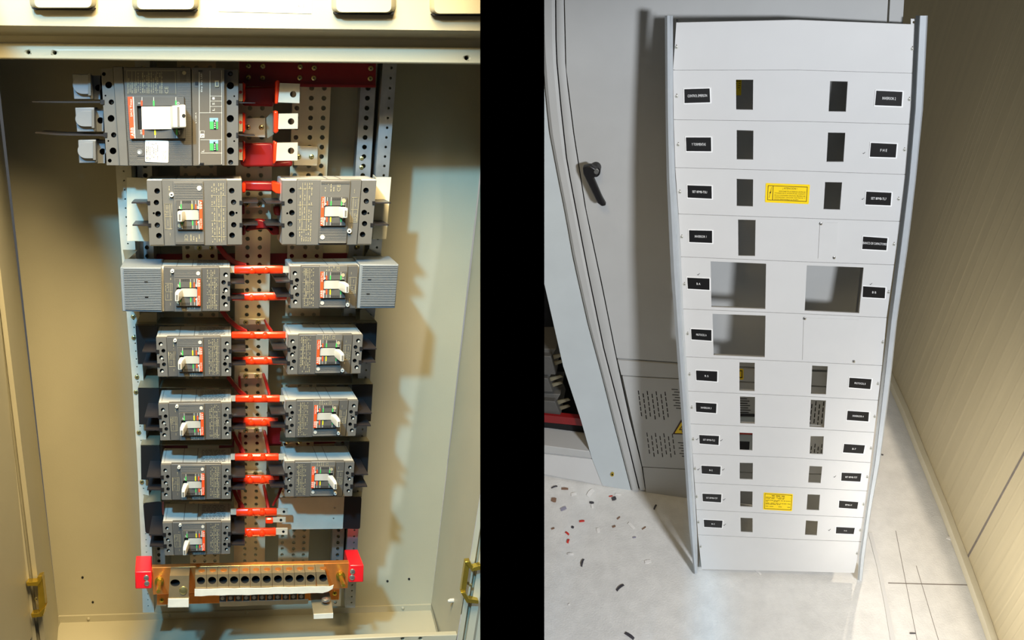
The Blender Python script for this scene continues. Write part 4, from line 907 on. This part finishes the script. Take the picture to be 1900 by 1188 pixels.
k = MB(); k.poly(CB, rrect([(1362, 684), (1379.5, 685), (1379.5, 705), (1362, 704)], .12), .0036, .003); frame_lines(k, CB, hom([(1364, 687), (1377.5, 687.5), (1377.5, 702), (1364, 701.5)]), 0, 0, 1, 1, .12, .004, 1); k.build('strip_sticker', ['sticker_yellow', 'sticker_ink'], door, label='small yellow sticker on the strip')
k = MB(); k.poly(CB, [(1370, 768), (1402, 769), (1402, 773.5), (1370, 772.5)], .0036, .002, m=1); k.poly(CB, [(1370, 773.5), (1402, 774.5), (1402, 789), (1370, 788)], .0034, .002)
k.poly(CB, [(1370, 802), (1398, 803), (1398, 807), (1370, 806)], .0036, .002, m=2); k.poly(CB, [(1370, 807), (1398, 808), (1398, 839), (1370, 838)], .0032, .002); k.poly(CB, [(1371, 819), (1391, 820), (1390, 835.5), (1371, 835)], .0037, .0032, m=1); k.build('rating_plate', ['enclosure_blue', 'name_black', 'scrap_red'], lp)
# black lever handle
zh = Z(1000, 0, 2.97)
hp = zh(240, 925, 285, 915, 325, 940, 322, 970, 300, 985, 345, 1090, 370, 1135, 345, 1140, 322, 1122, 244, 962)
k = MB(); k.poly(CB, hp, .045, .028); hd_ = k.build('handle', 'black_plastic', door, bevel=.004)
k = MB(); k.cyl(CB, 1104, 319, 10, .028, .003, 18); k.build('handle_boss', 'black_plastic', hd_)
k = MB(); k.cyl(CB, 1106.5, 319, 4.5, .0475, .044, 14); k.build('lock_barrel', 'steel_screw', hd_)
# ------------------------------------------------------------------ the open bay at far left of the room
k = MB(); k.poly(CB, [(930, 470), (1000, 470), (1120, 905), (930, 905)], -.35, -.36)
bay = thing('open_bay', 'dark open cabinet bay with breakers at the left beside the black band', 'cabinet', CB(1050, 850)); k.build('back_sheet', 'panel_black', bay)  # shade inside the bay is put into black sheets and darker breaker colours
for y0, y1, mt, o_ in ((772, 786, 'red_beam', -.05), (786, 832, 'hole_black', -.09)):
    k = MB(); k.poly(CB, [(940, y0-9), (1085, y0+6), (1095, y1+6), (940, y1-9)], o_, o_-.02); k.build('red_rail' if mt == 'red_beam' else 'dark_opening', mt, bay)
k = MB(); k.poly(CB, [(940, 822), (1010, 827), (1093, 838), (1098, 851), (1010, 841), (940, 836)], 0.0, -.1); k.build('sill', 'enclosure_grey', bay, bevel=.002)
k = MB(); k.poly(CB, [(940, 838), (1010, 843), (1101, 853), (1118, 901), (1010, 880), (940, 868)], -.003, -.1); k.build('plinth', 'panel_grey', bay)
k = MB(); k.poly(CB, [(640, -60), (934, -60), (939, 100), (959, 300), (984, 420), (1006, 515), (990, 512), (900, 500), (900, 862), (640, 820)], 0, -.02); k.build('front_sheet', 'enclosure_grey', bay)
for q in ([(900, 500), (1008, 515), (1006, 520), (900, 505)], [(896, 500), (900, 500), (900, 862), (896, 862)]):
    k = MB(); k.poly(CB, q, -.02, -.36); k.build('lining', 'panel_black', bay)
for i, (q, tq, lab) in enumerate((([(985, 660), (1022, 662), (1031, 696), (985, 694)], 640, 'upper'), ([(985, 700), (1016, 703), (1026, 728), (985, 726)], 688, 'middle'), ([(985, 742), (1030, 746), (1041, 772), (985, 768)], 726, 'lowest'))):
    T = thing('bay_breaker', 'grey breaker seen edge on inside the dark bay, %s one' % lab, 'circuit breaker', CB(*q[3], -.06), 'breakers in the dark bay')
    k = MB(); k.poly(CB, q, -.06, -.2); k.build('body', 'breaker_dark', T, bevel=.003)
    k = MB(); k.poly(CB, [(985, q[0][1]-12), (q[1][0]+10, q[1][1]-14), (q[1][0]+2, q[1][1]-1), (985, q[0][1]-1)], -.08, -.2); k.build('top_cover', 'breaker_grey', T, bevel=.002)
    for j in range(2):
        k = MB(); y = q[1][1]+2+j*12; k.poly(CB, [(q[1][0]+4, y-4), (q[1][0]+24, y-8), (q[1][0]+28, y-5), (q[1][0]+6, y+3)], -.08, -.084); k.build('phase_barrier', 'olive_steel', T)
# ------------------------------------------------------------------ the leaning panel
EDGE = [(1255, 41.5, 1478, 36.5, 1699, 45), (1249, 130, 1480, 129.7, 1695, 136), (1250, 222, 1480, 225, 1689, 230.6), (1253, 311, 1480, 317, 1682, 324), (1259, 397, 1480, 404.6, 1671, 411), (1263.5, 476.6, 1480, 485.5, 1659, 491.7), (1267, 573.4, 1480, 582, 1645, 589.7), (1273, 662.3, 1480, 671.3, 1637, 678.6), (1277, 726, 1480, 735, 1629, 743), (1281, 786.8, 1480, 795, 1622, 802.7), (1285, 842, 1480, 850, 1615, 858.8), (1289, 896, 1480, 904.8, 1609, 911.4), (1292, 946, 1480, 955.5, 1603, 961), (1295, 992.7, 1480, 1001.4, 1598, 1005.6), (1302, 1057, 1480, 1061, 1585, 1064)]
pan = thing('breaker_front_panel', 'tall pale grey front panel with cutouts and black name plates leaning on the enclosure', 'panel', fl)
CUT = {1: ([(1365.5, 148), (1397.6, 148), (1397, 204), (1366, 203.5)], [(1540, 150.5), (1573, 151.4), (1569.5, 207.5), (1537.5, 207)]),
 2: ([(1367, 241.5), (1398, 242.5), (1397.5, 296.5), (1367, 296)], [(1536.5, 246), (1568.5, 246.5), (1565, 300.5), (1533.5, 300.5)]),
 3: ([(1367, 332), (1397.5, 333), (1397, 383.5), (1367, 382.5)], [(1531, 338), (1562.5, 338.5), (1558.5, 389.5), (1528, 388.5)]),
 4: ([(1369.5, 407.5), (1402, 408.5), (1401, 475.5), (1370, 475)],),
 5: ([(1318.5, 485), (1421.5, 489.5), (1420, 574), (1320, 570)], [(1497, 492.5), (1602.5, 496.5), (1594, 581.5), (1493, 577)]),
 6: ([(1322, 582.5), (1420.5, 586), (1419, 663.5), (1324, 659.5)],),
 7: ([(1372, 672.5), (1400.5, 673.5), (1400, 726.5), (1372, 725.5)], [(1507, 678.5), (1536, 680), (1532.5, 732.5), (1504.5, 731.5)]),
 8: ([(1373, 736), (1401, 737), (1400.5, 787), (1373.5, 786)], [(1504.5, 742), (1532.5, 743.5), (1529, 794), (1502, 792.5)]),
 9: ([(1372, 803), (1396.5, 804), (1396, 836.5), (1372.5, 835.5)], [(1504, 809.5), (1528.5, 810), (1526.5, 843.5), (1502, 842.5)]),
 10: ([(1372.5, 859), (1397, 859.5), (1396.5, 890.5), (1372.5, 889.5)], [(1502, 865), (1525.5, 866), (1522.5, 897), (1499.5, 896)]),
 11: ([(1373.5, 911.5), (1396.5, 912.5), (1396, 941.5), (1373.5, 940.5)], [(1498.5, 917.5), (1521.5, 918.5), (1519.5, 947.5), (1496.5, 946.5)]),
 12: ([(1374, 961), (1396.5, 962), (1396.5, 988.5), (1374.5, 987.5)], [(1495.5, 966), (1517.5, 967.5), (1515.5, 994), (1493.5, 993)])}
NAME = {1: (([(1268, 164), (1319, 162.5), (1320, 192), (1268.5, 193.5)], 'CONTROL EMERSON'), ([(1624.5, 166.5), (1677, 169), (1675, 199.5), (1621.5, 197.5)], 'INVERSOR 2')),
 2: (([(1271, 253.5), (1321.5, 253.5), (1322, 283), (1272, 282.5)], 'Y TORMENTAS'), ([(1614.5, 263.5), (1666.5, 266), (1664, 294.5), (1612, 293)], 'F H E')),
 3: (([(1274, 342.5), (1322.5, 344), (1323, 371), (1274.5, 368.5)], 'SET 8FMB-TSU'), ([(1606, 354), (1656.5, 356.5), (1654.5, 383.5), (1604, 381.5)], 'SET 8FMB-TL7')),
 4: (([(1277, 426), (1323.5, 427), (1323.5, 453), (1277.5, 451)], 'INVERSOR 1'), ([(1600, 437.5), (1649, 441), (1646.5, 466.5), (1598, 464)], 'BANCO DE CAPACITORES')),
 5: (([(1273.5, 514), (1318.5, 516), (1318.5, 540), (1275, 537.5)], 'B A'), ([(1600, 530), (1645, 533), (1643.5, 555.5), (1599, 553)], 'B B')),
 6: (([(1281, 609.5), (1322, 611.5), (1322, 634.5), (1282, 631.5)], 'PROTOCOL A'),),
 7: (([(1290, 686.5), (1333, 688.5), (1332.5, 710), (1291, 707)], 'R S'), ([(1575, 700), (1619.5, 703), (1616.5, 724), (1573.5, 720.5)], 'PROTOCOL B')),
 8: (([(1289.5, 746), (1331.5, 748.5), (1330.5, 768.5), (1290.5, 765.5)], 'INVERSOR 3'), ([(1571.5, 761.5), (1614.5, 764.5), (1613, 784), (1569.5, 781)], 'INVERSOR 4')),
 9: (([(1296, 806.5), (1336, 808.5), (1335, 827.5), (1297, 824.5)], 'SET 8FMB-TL2'), ([(1565, 823), (1607, 826), (1603.5, 843.5), (1562.5, 841)], 'B-7')),
 10: (([(1300, 863.5), (1339, 865.5), (1338, 882.5), (1301, 880)], 'B-2'), ([(1560.5, 876.5), (1600.5, 878), (1598, 895.5), (1559.5, 893.5)], 'SET 8FMB-TST')),
 11: (([(1302, 915.5), (1340.5, 917), (1339.5, 934), (1303, 931.5)], 'SET 8FMB-TST'), ([(1556, 928.5), (1594.5, 931.5), (1592, 946), (1555, 943.5)], '8FMB-1F')),
 12: (([(1304.5, 964), (1342.5, 966), (1341, 981), (1305.5, 979)], 'B-5'), ([(1550.5, 977.5), (1588, 979.5), (1585.5, 992.5), (1549.5, 991)], 'V-A'))}
BL = {4: ([(1521.5, 413), (1555, 413.5), (1551.5, 481), (1518, 480)], [(1523, 415.5), (1547.5, 478.5)]), 6: ([(1491.5, 589.5), (1593.5, 593.5), (1587, 672), (1489, 668)], [(1493, 591.5), (1584, 671)])}
TICK = {2: [(1603, 284)], 3: [(1601, 369)], 5: [(1296, 509), (1616, 527)], 7: [], 9: [(1338.5, 817), (1293.5, 815)], 10: [(1342, 871.5), (1296, 871), (1549, 884.5)], 11: [(1343.5, 927)], 12: [(1344.5, 974), (1539, 983.5)], 6: [(1551, 600)]}
LS = [(1255, 88), (1255.5, 179), (1258.5, 269), (1261.5, 357), (1265, 440), (1270, 528), (1276, 620), (1279.5, 695.5), (1283.5, 757), (1286, 816), (1289.5, 870.5), (1292.5, 922.5), (1296, 970), (1300, 1015)]
RS_ = [(1693, 91), (1687.5, 185), (1678.5, 278.5), (1667.5, 370), (1659, 454), (1649, 543), (1638, 636), (1629, 713), (1623, 774), (1616, 833), (1609, 886), (1602, 937), (1596, 985), (1590, 1028)]
for i in range(14):
    a, c = EDGE[i], EDGE[i+1]; g = .55
    out = [(a[0], a[1]+g), (a[2], a[3]+g), (a[4], a[5]+g), (c[4], c[5]-g), (c[2], c[3]-g), (c[0], c[1]-g)]
    k = MB(); k.poly(PN, out, 0, -.003, list(CUT.get(i, ()))); cp = k.build('cover_plate', 'panel_grey', pan)
    if i < 13:
        fl_q = [(c[0]+3, c[1]-2), (c[2], c[3]-2), (c[4]-3, c[5]-2), (c[4]-3, c[5]+2), (c[2], c[3]+2), (c[0]+3, c[1]+2)]
        k = MB(); k.poly(PN, fl_q, -.0032, -.02); k.build('flange', 'panel_grey', cp)
    for j, (nq, tx) in enumerate(NAME.get(i, ())):
        k = MB(); k.poly(PN, nq, .0015, 0); f = hom(nq); k.poly(PN, fq(f, .035, .06, .955, .93), .0022, .0015, m=1); np_ = k.build('name_plate', ['plate_white', 'name_black'], cp)
        wd = min(.9, max(.16, len(tx)*.047)); k = MB(); text(k, PN, tx, sub(f, .5-wd/2, .41, .5+wd/2, .575), .0026); k.build('lettering', 'plate_white', np_)
    for x, y in (LS[i], RS_[i]): 
        s_ = screw(PN, x, y, 3.2-.8*y/1000, .0005, cp, 'screw_pale')
        k = MB(); rr = 1.7-.5*y/1000; k.poly(PN, strip(x, y-5.5*(1-.4*y/1000), x+.5, y-1.5, rr), .0006, .0001); k.build('keyhole_slot', 'joint', cp)
    for x, y in TICK.get(i, ()):
        k = MB(); k.poly(PN, [(x-2.2, y), (x-1, y+1), (x+2.2, y-1.8), (x+2.4, y-1.2), (x-.8, y+2), (x-2.4, y+.9)], .0004, .0001); k.build('pen_tick', 'name_black', cp)
    if i in BL:
        q, sc_ = BL[i]; k = MB(); k.poly(PN, q, .0016, .0001); bp_ = k.build('blanking_plate', 'panel_grey', cp)
        for x, y in sc_: screw(PN, x, y, 3, .0016, bp_)
k = MB(); q = [(1421, 340), (1503, 343), (1500.5, 379), (1419.5, 375.5)]; k.poly(PN, rrect(q, .06), .001, 0); stk = k.build('warning_sticker', 'sticker_yellow', pan, label='yellow warning sticker headed ATENCION')
f = hom(q); k = MB(); frame_lines(k, PN, f, .05, .11, .95, .88, .012, .0013, wt=.028); flat(k, PN, fq(f, .165, .11, .178, .88), .0013)
flat(k, PN, [f(.13, .2), f(.138, .2), f(.125, .45), f(.115, .45)], .0013); flat(k, PN, [f(.095, .46), f(.13, .4), f(.128, .5), f(.1, .54)], .0013); flat(k, PN, [f(.105, .52), f(.113, .52), f(.095, .76), f(.087, .76)], .0013)
text(k, PN, '¡ ATENCIÓN !', sub(f, .39, .16, .72, .30), .0013)
for j, (tx, x0, x1) in enumerate((('DESCONECTE LA ENERGIA ANTES DE', .31, .91), ('TRABAJAR EN EL INTERIOR DEL GABINETE', .21, .91), ('DE LO CONTRARIO EXISTE EL PELIGRO DE', .21, .91), ('QUEMADURAS  CHOQUES  ELECTRICOS  Y', .21, .91), ('DANOS IRREPARABLES AL EQUIPO', .21, .76))): text(k, PN, tx, sub(f, x0, .36+j*.105, x1, .425+j*.105), .0013)
k.build('lettering', 'sticker_ink', stk)
k = MB(); q = [(1417, 914.5), (1471.5, 917.5), (1469.5, 949), (1416, 946)]; k.poly(PN, rrect(q, .06), .001, 0); stk = k.build('warning_sticker', 'sticker_yellow', pan, label='small yellow notice sticker near the foot')
f = hom(q); k = MB(); frame_lines(k, PN, f, .04, .05, .97, .94, .014, .0013, wt=.026); print_rows(k, PN, f, .28, .13, .72, .17, 1, .0013, vertical=False, lo=.06, hi=.16, fill=1, th=1)
for t, x1 in ((.24, .93), (.30, .7), (.41, .93), (.47, .5), (.58, .93), (.64, .6), (.77, .93)): print_rows(k, PN, f, .08, t, x1, t+.025, 1, .0013, vertical=False, lo=.04, hi=.14, fill=.9, th=1)
k.build('lettering', 'sticker_ink', stk)
# side rails and the frame behind
LO = [(1233.5, 29), (1235, 222), (1237, 330), (1240, 400), (1244.5, 500), (1252, 600), (1265, 780), (1273, 900), (1280, 1000), (1288, 1065)]
LI = [(1248.5, 29), (1249, 222), (1253, 330), (1259, 400), (1264.5, 500), (1269, 600), (1281, 780), (1288, 900), (1294, 1000), (1294.5, 1065)]
RO = [(1721.5, 29), (1713, 200), (1700, 330), (1686, 450), (1664, 600), (1653.5, 700), (1634.5, 850), (1616, 950), (1602.5, 1050), (1600, 1077)]
RI = [(1699, 29), (1691, 200), (1681, 330), (1666, 450), (1647.5, 600), (1636, 700), (1620, 850), (1606, 950), (1591.5, 1050), (1591, 1077)]
for A_, C_, prof in ((LO, LI, ((0, -.03), (0, .012), (.3, .02), (.62, .02), (.8, .006), (1, .002), (1, -.004))), (RO, RI, ((0, -.03), (0, .014), (.12, .022), (.62, .022), (.72, .004), (1, .001), (1, -.004)))):
    fa, fb = edge(A_), edge(C_); y0, y1 = A_[0][1], A_[-1][1]; Y = [y0+(y1-y0)*i/24 for i in range(25)]
    k = MB(); k.loft([[PN(fa(y)+(fb(y)-fa(y))*s, y, o_) for s, o_ in prof] for y in Y]); k.build('side_rail', 'rail_grey', pan)
k = MB(); k.poly(PN, [(1690, 35), (1701, 35), (1700, 46), (1690, 46)], -.0005, -.003, [circ(1695.5, 41.5, 2.4, 12)]); k.build('corner_tab', 'panel_grey', pan)
k = MB(); k.cyl(PN, 1256.5, 38.5, 2.2, .001, -.002, 12); k.build('corner_hole', 'hole_black', pan)
for A_, s0, s1 in (('l', 1250, 1262), ('r', 1688, 1698)):
    pass
# ------------------------------------------------------------------ scraps on the floor
zf = Z(1000, 780, 2.9125)
def scrap(x, y, w, h, ang, mt, label, curl=.0, th=.002, name='scrap', px=None):
    if px is None: x, y = 1000+x/2.9125, 780+y/2.9125; w /= 2.9125; h /= 2.9125
    c, s = math.cos(math.radians(ang)), math.sin(math.radians(ang)); k = MB(); N = 7; rings = []
    for i in range(N):
        u = i/(N-1)-.5; bend = .3*curl*(4*u*u)*w; lift = .001+abs(curl)*.01*(1-4*u*u)
        hh = h*(1-.35*abs(u)+rnd.uniform(-.08, .08))
        pts = [(x+c*u*w-s*(bend-hh/2), y+s*u*w+c*(bend-hh/2)), (x+c*u*w-s*(bend+hh/2), y+s*u*w+c*(bend+hh/2))]
        a, d = FL(*pts[0], 0), FL(*pts[1], 0); up_ = upz*lift; tt = upz*(lift+th)
        rings.append([a+up_, d+up_, d+tt, a+tt])
    k.loft(rings); tag(k.build(name, mt), label, 'scrap', 'scraps littering the concrete floor')
for a in ((83, 362, 34, 7, -18, 'scrap_dark', 'thin dark curved offcut nearest the black band by the plinth', .15), (140, 372, 36, 11, 2, 'scrap_brown', 'brown offcut by the plinth foot', .05), (188, 402, 30, 16, -10, 'scrap_white', 'white torn scrap just below the brown offcut', .1), (277, 395, 46, 24, -50, 'scrap_white', 'largest white rolled paper scrap before the bluish frame foot', .1), (428, 403, 32, 10, 5, 'scrap_white', 'white flat scrap above the dark blue square chip', .0), (405, 425, 24, 20, -20, 'scrap_dark', 'dark blue square chip before the enclosure foot', .0), (388, 412, 20, 5, -10, 'scrap_red', 'small red sliver left of the dark blue square chip', .0), (285, 447, 24, 11, 5, 'scrap_dark', 'dark chip under the rolled paper scrap', .0), (288, 466, 22, 12, 80, 'scrap_white', 'white flake directly below the dark chip', .0), (132, 480, 32, 18, -25, 'scrap_violet', 'grey violet rectangle of foil on the left', .0), (232, 547, 28, 10, -5, 'scrap_red', 'red strip lying highest of the red scraps', .05), (153, 613, 24, 10, 40, 'scrap_red', 'red scrap left of the grey pebble', .1), (157, 655, 22, 12, -70, 'scrap_red', 'lowest of the red scraps', .2), (170, 729, 34, 12, 0, 'scrap_white', 'white curled ring of insulation under the red scraps', -.4), (233, 772, 42, 11, -75, 'scrap_dark', 'dark curved strip standing below the curled ring', .25), (500, 573, 46, 16, 45, 'scrap_white', 'white bone shaped offcut left of the panel shadow', .05), (320, 597, 24, 18, 75, 'scrap_white', 'white square flake in the middle of the floor', .0), (182, 580, 14, 12, 20, 'scrap_dark', 'grey pebble sized bit right of the red scraps', .0), (588, 766, 34, 18, -10, 'scrap_white', 'white oval flake beside the panel shadow', .0), (437, 905, 50, 13, -40, 'scrap_dark', 'dark bent strip in front, between panel foot and black band', .2), (627, 471, 28, 10, -65, 'scrap_dark', 'black clip shaped scrap in the panel shadow', .1), (405, 576, 18, 10, -20, 'scrap_brown', 'small brown crumb in mid floor', .0), (430, 530, 20, 7, -40, 'scrap_brown', 'faint brown sliver above the small brown crumb', .0), (490, 1166, 58, 17, 35, 'scrap_dark', 'dark strip lying nearest at the bottom of the floor', .1), (80, 432, 26, 24, 10, 'scrap_brown', 'orange brown crumpled bit at the left', .0), (75, 587, 18, 8, -20, 'scrap_brown', 'tiny brown bit at far left of the red scraps', .0), (515, 635, 18, 8, -10, 'scrap_violet', 'tiny grey bit under the bone shaped offcut', .0), (567, 585, 24, 6, -35, 'scrap_brown', 'thin tan sliver right of the bone shaped offcut', .0), (163, 997, 14, 7, -30, 'scrap_white', 'tiny white bit alone on the near left floor', .0)):
    scrap(*a)
scrap(1407, 1063, 13, 4, 40, 'scrap_white', 'white pointed scrap at the foot of the panel', .1, px=1)
scrap(1635, 844, 8, 2, 15, 'scrap_dark', 'short black stick right of the leaning panel rail', 0, px=1)
scrap(1762, 1000, 13, 5, 20, 'scrap_white', 'white scrap lying against the baseboard', .1, px=1)
scrap(1693, 1176, 11, 2.2, 2, 'scrap_dark', 'thin dark chip on the floor by the right wall', 0, px=1)
# ================================================================== light
W = bpy.data.worlds.new('world'); SC.world = W; W.use_nodes = True
W.node_tree.nodes['Background'].inputs[0].default_value = (*lin((232, 234, 236)), 1); W.node_tree.nodes['Background'].inputs[1].default_value = WORLD
def lamp(name, kind, loc, aim, energy, col, **kw):
    d = bpy.data.lights.new(name, kind); d.energy = energy; d.color = lin(col)
    for a, v in kw.items(): setattr(d, a, v)
    o = bpy.data.objects.new(name, d); COL.objects.link(o); o.location = loc
    o.rotation_euler = (aim-loc).to_track_quat('-Z', 'Y').to_euler(); return o
uL = (L(451, 594, 0)-L(450, 594, 0)).normalized()
tgt = L(480, 770, -.1)
lamp('cool_window_light', 'SPOT', tgt + (-uL*.30 + V_UP*.86 + L.n*1.0)*1.9, tgt, COOL, (128, 205, 255), spot_size=math.radians(28), spot_blend=.25, shadow_soft_size=.06)
lamp('warm_ceiling_lamp', 'AREA', L(450, 300, 0) + V_UP*.68 + L.n*.52, L(450, 560, 0), WARM, (255, 226, 172), size=.6, spread=math.radians(105))
cen = FL(1450, 900)
e0, e1 = FL(1290, 1063), FL(1212, 930)
hd2 = (e1-e0); hd2.z = 0; hd2.normalize()
hd2 = Vector((-.29, .957, 0))
dirl = (hd2*math.cos(SUNEL) - upz*math.sin(SUNEL)).normalized()
tg = CB(1420, 600, .2)
lamp('daylight', 'SPOT', tg - dirl*KD, FL(1330, 1000) + upz*.8, KEY, (244, 248, 255), spot_size=math.radians(40), spot_blend=.2, shadow_soft_size=.26)
nd = FL(1640, 1500) + upz*.42
lamp('wall_fill_light', 'AREA', nd, FL(1880, 1000)+upz*.5, WALL_FILL, (255, 248, 238), size=.7, spread=math.radians(80))  # added fill lamp that brightens the foot of the right wall
st_ = FL(1700, 1010); bd = Vector((-.045, -.5, -.86)).normalized()
lamp('sun_gap_light', 'SPOT', st_ - bd*7, st_, SUNE, (255, 238, 214), spot_size=math.radians(11), spot_blend=.3, shadow_soft_size=.06)
SC.view_settings.view_transform = 'Standard'; SC.view_settings.look = 'None'; SC.view_settings.gamma = 1.0; SC.view_settings.exposure = EXPO
print('enclosure yaw', math.degrees(math.atan2(e.y, e.x)), 'panel lean', math.degrees(math.asin(pn.z)), 'wall dir', (w0[2]-w0[6]).normalized(), 'angle to enclosure', math.degrees(math.acos(abs((w0[2]-w0[6]).normalized().dot(e)))))
print('panel w top', (PN(1240, 40)-PN(1710, 40)).length, 'bottom', (fl-fr).length, 'height', (PN(1477, 40)-PN(1450, 1068)).length, 'light dir', hd2)
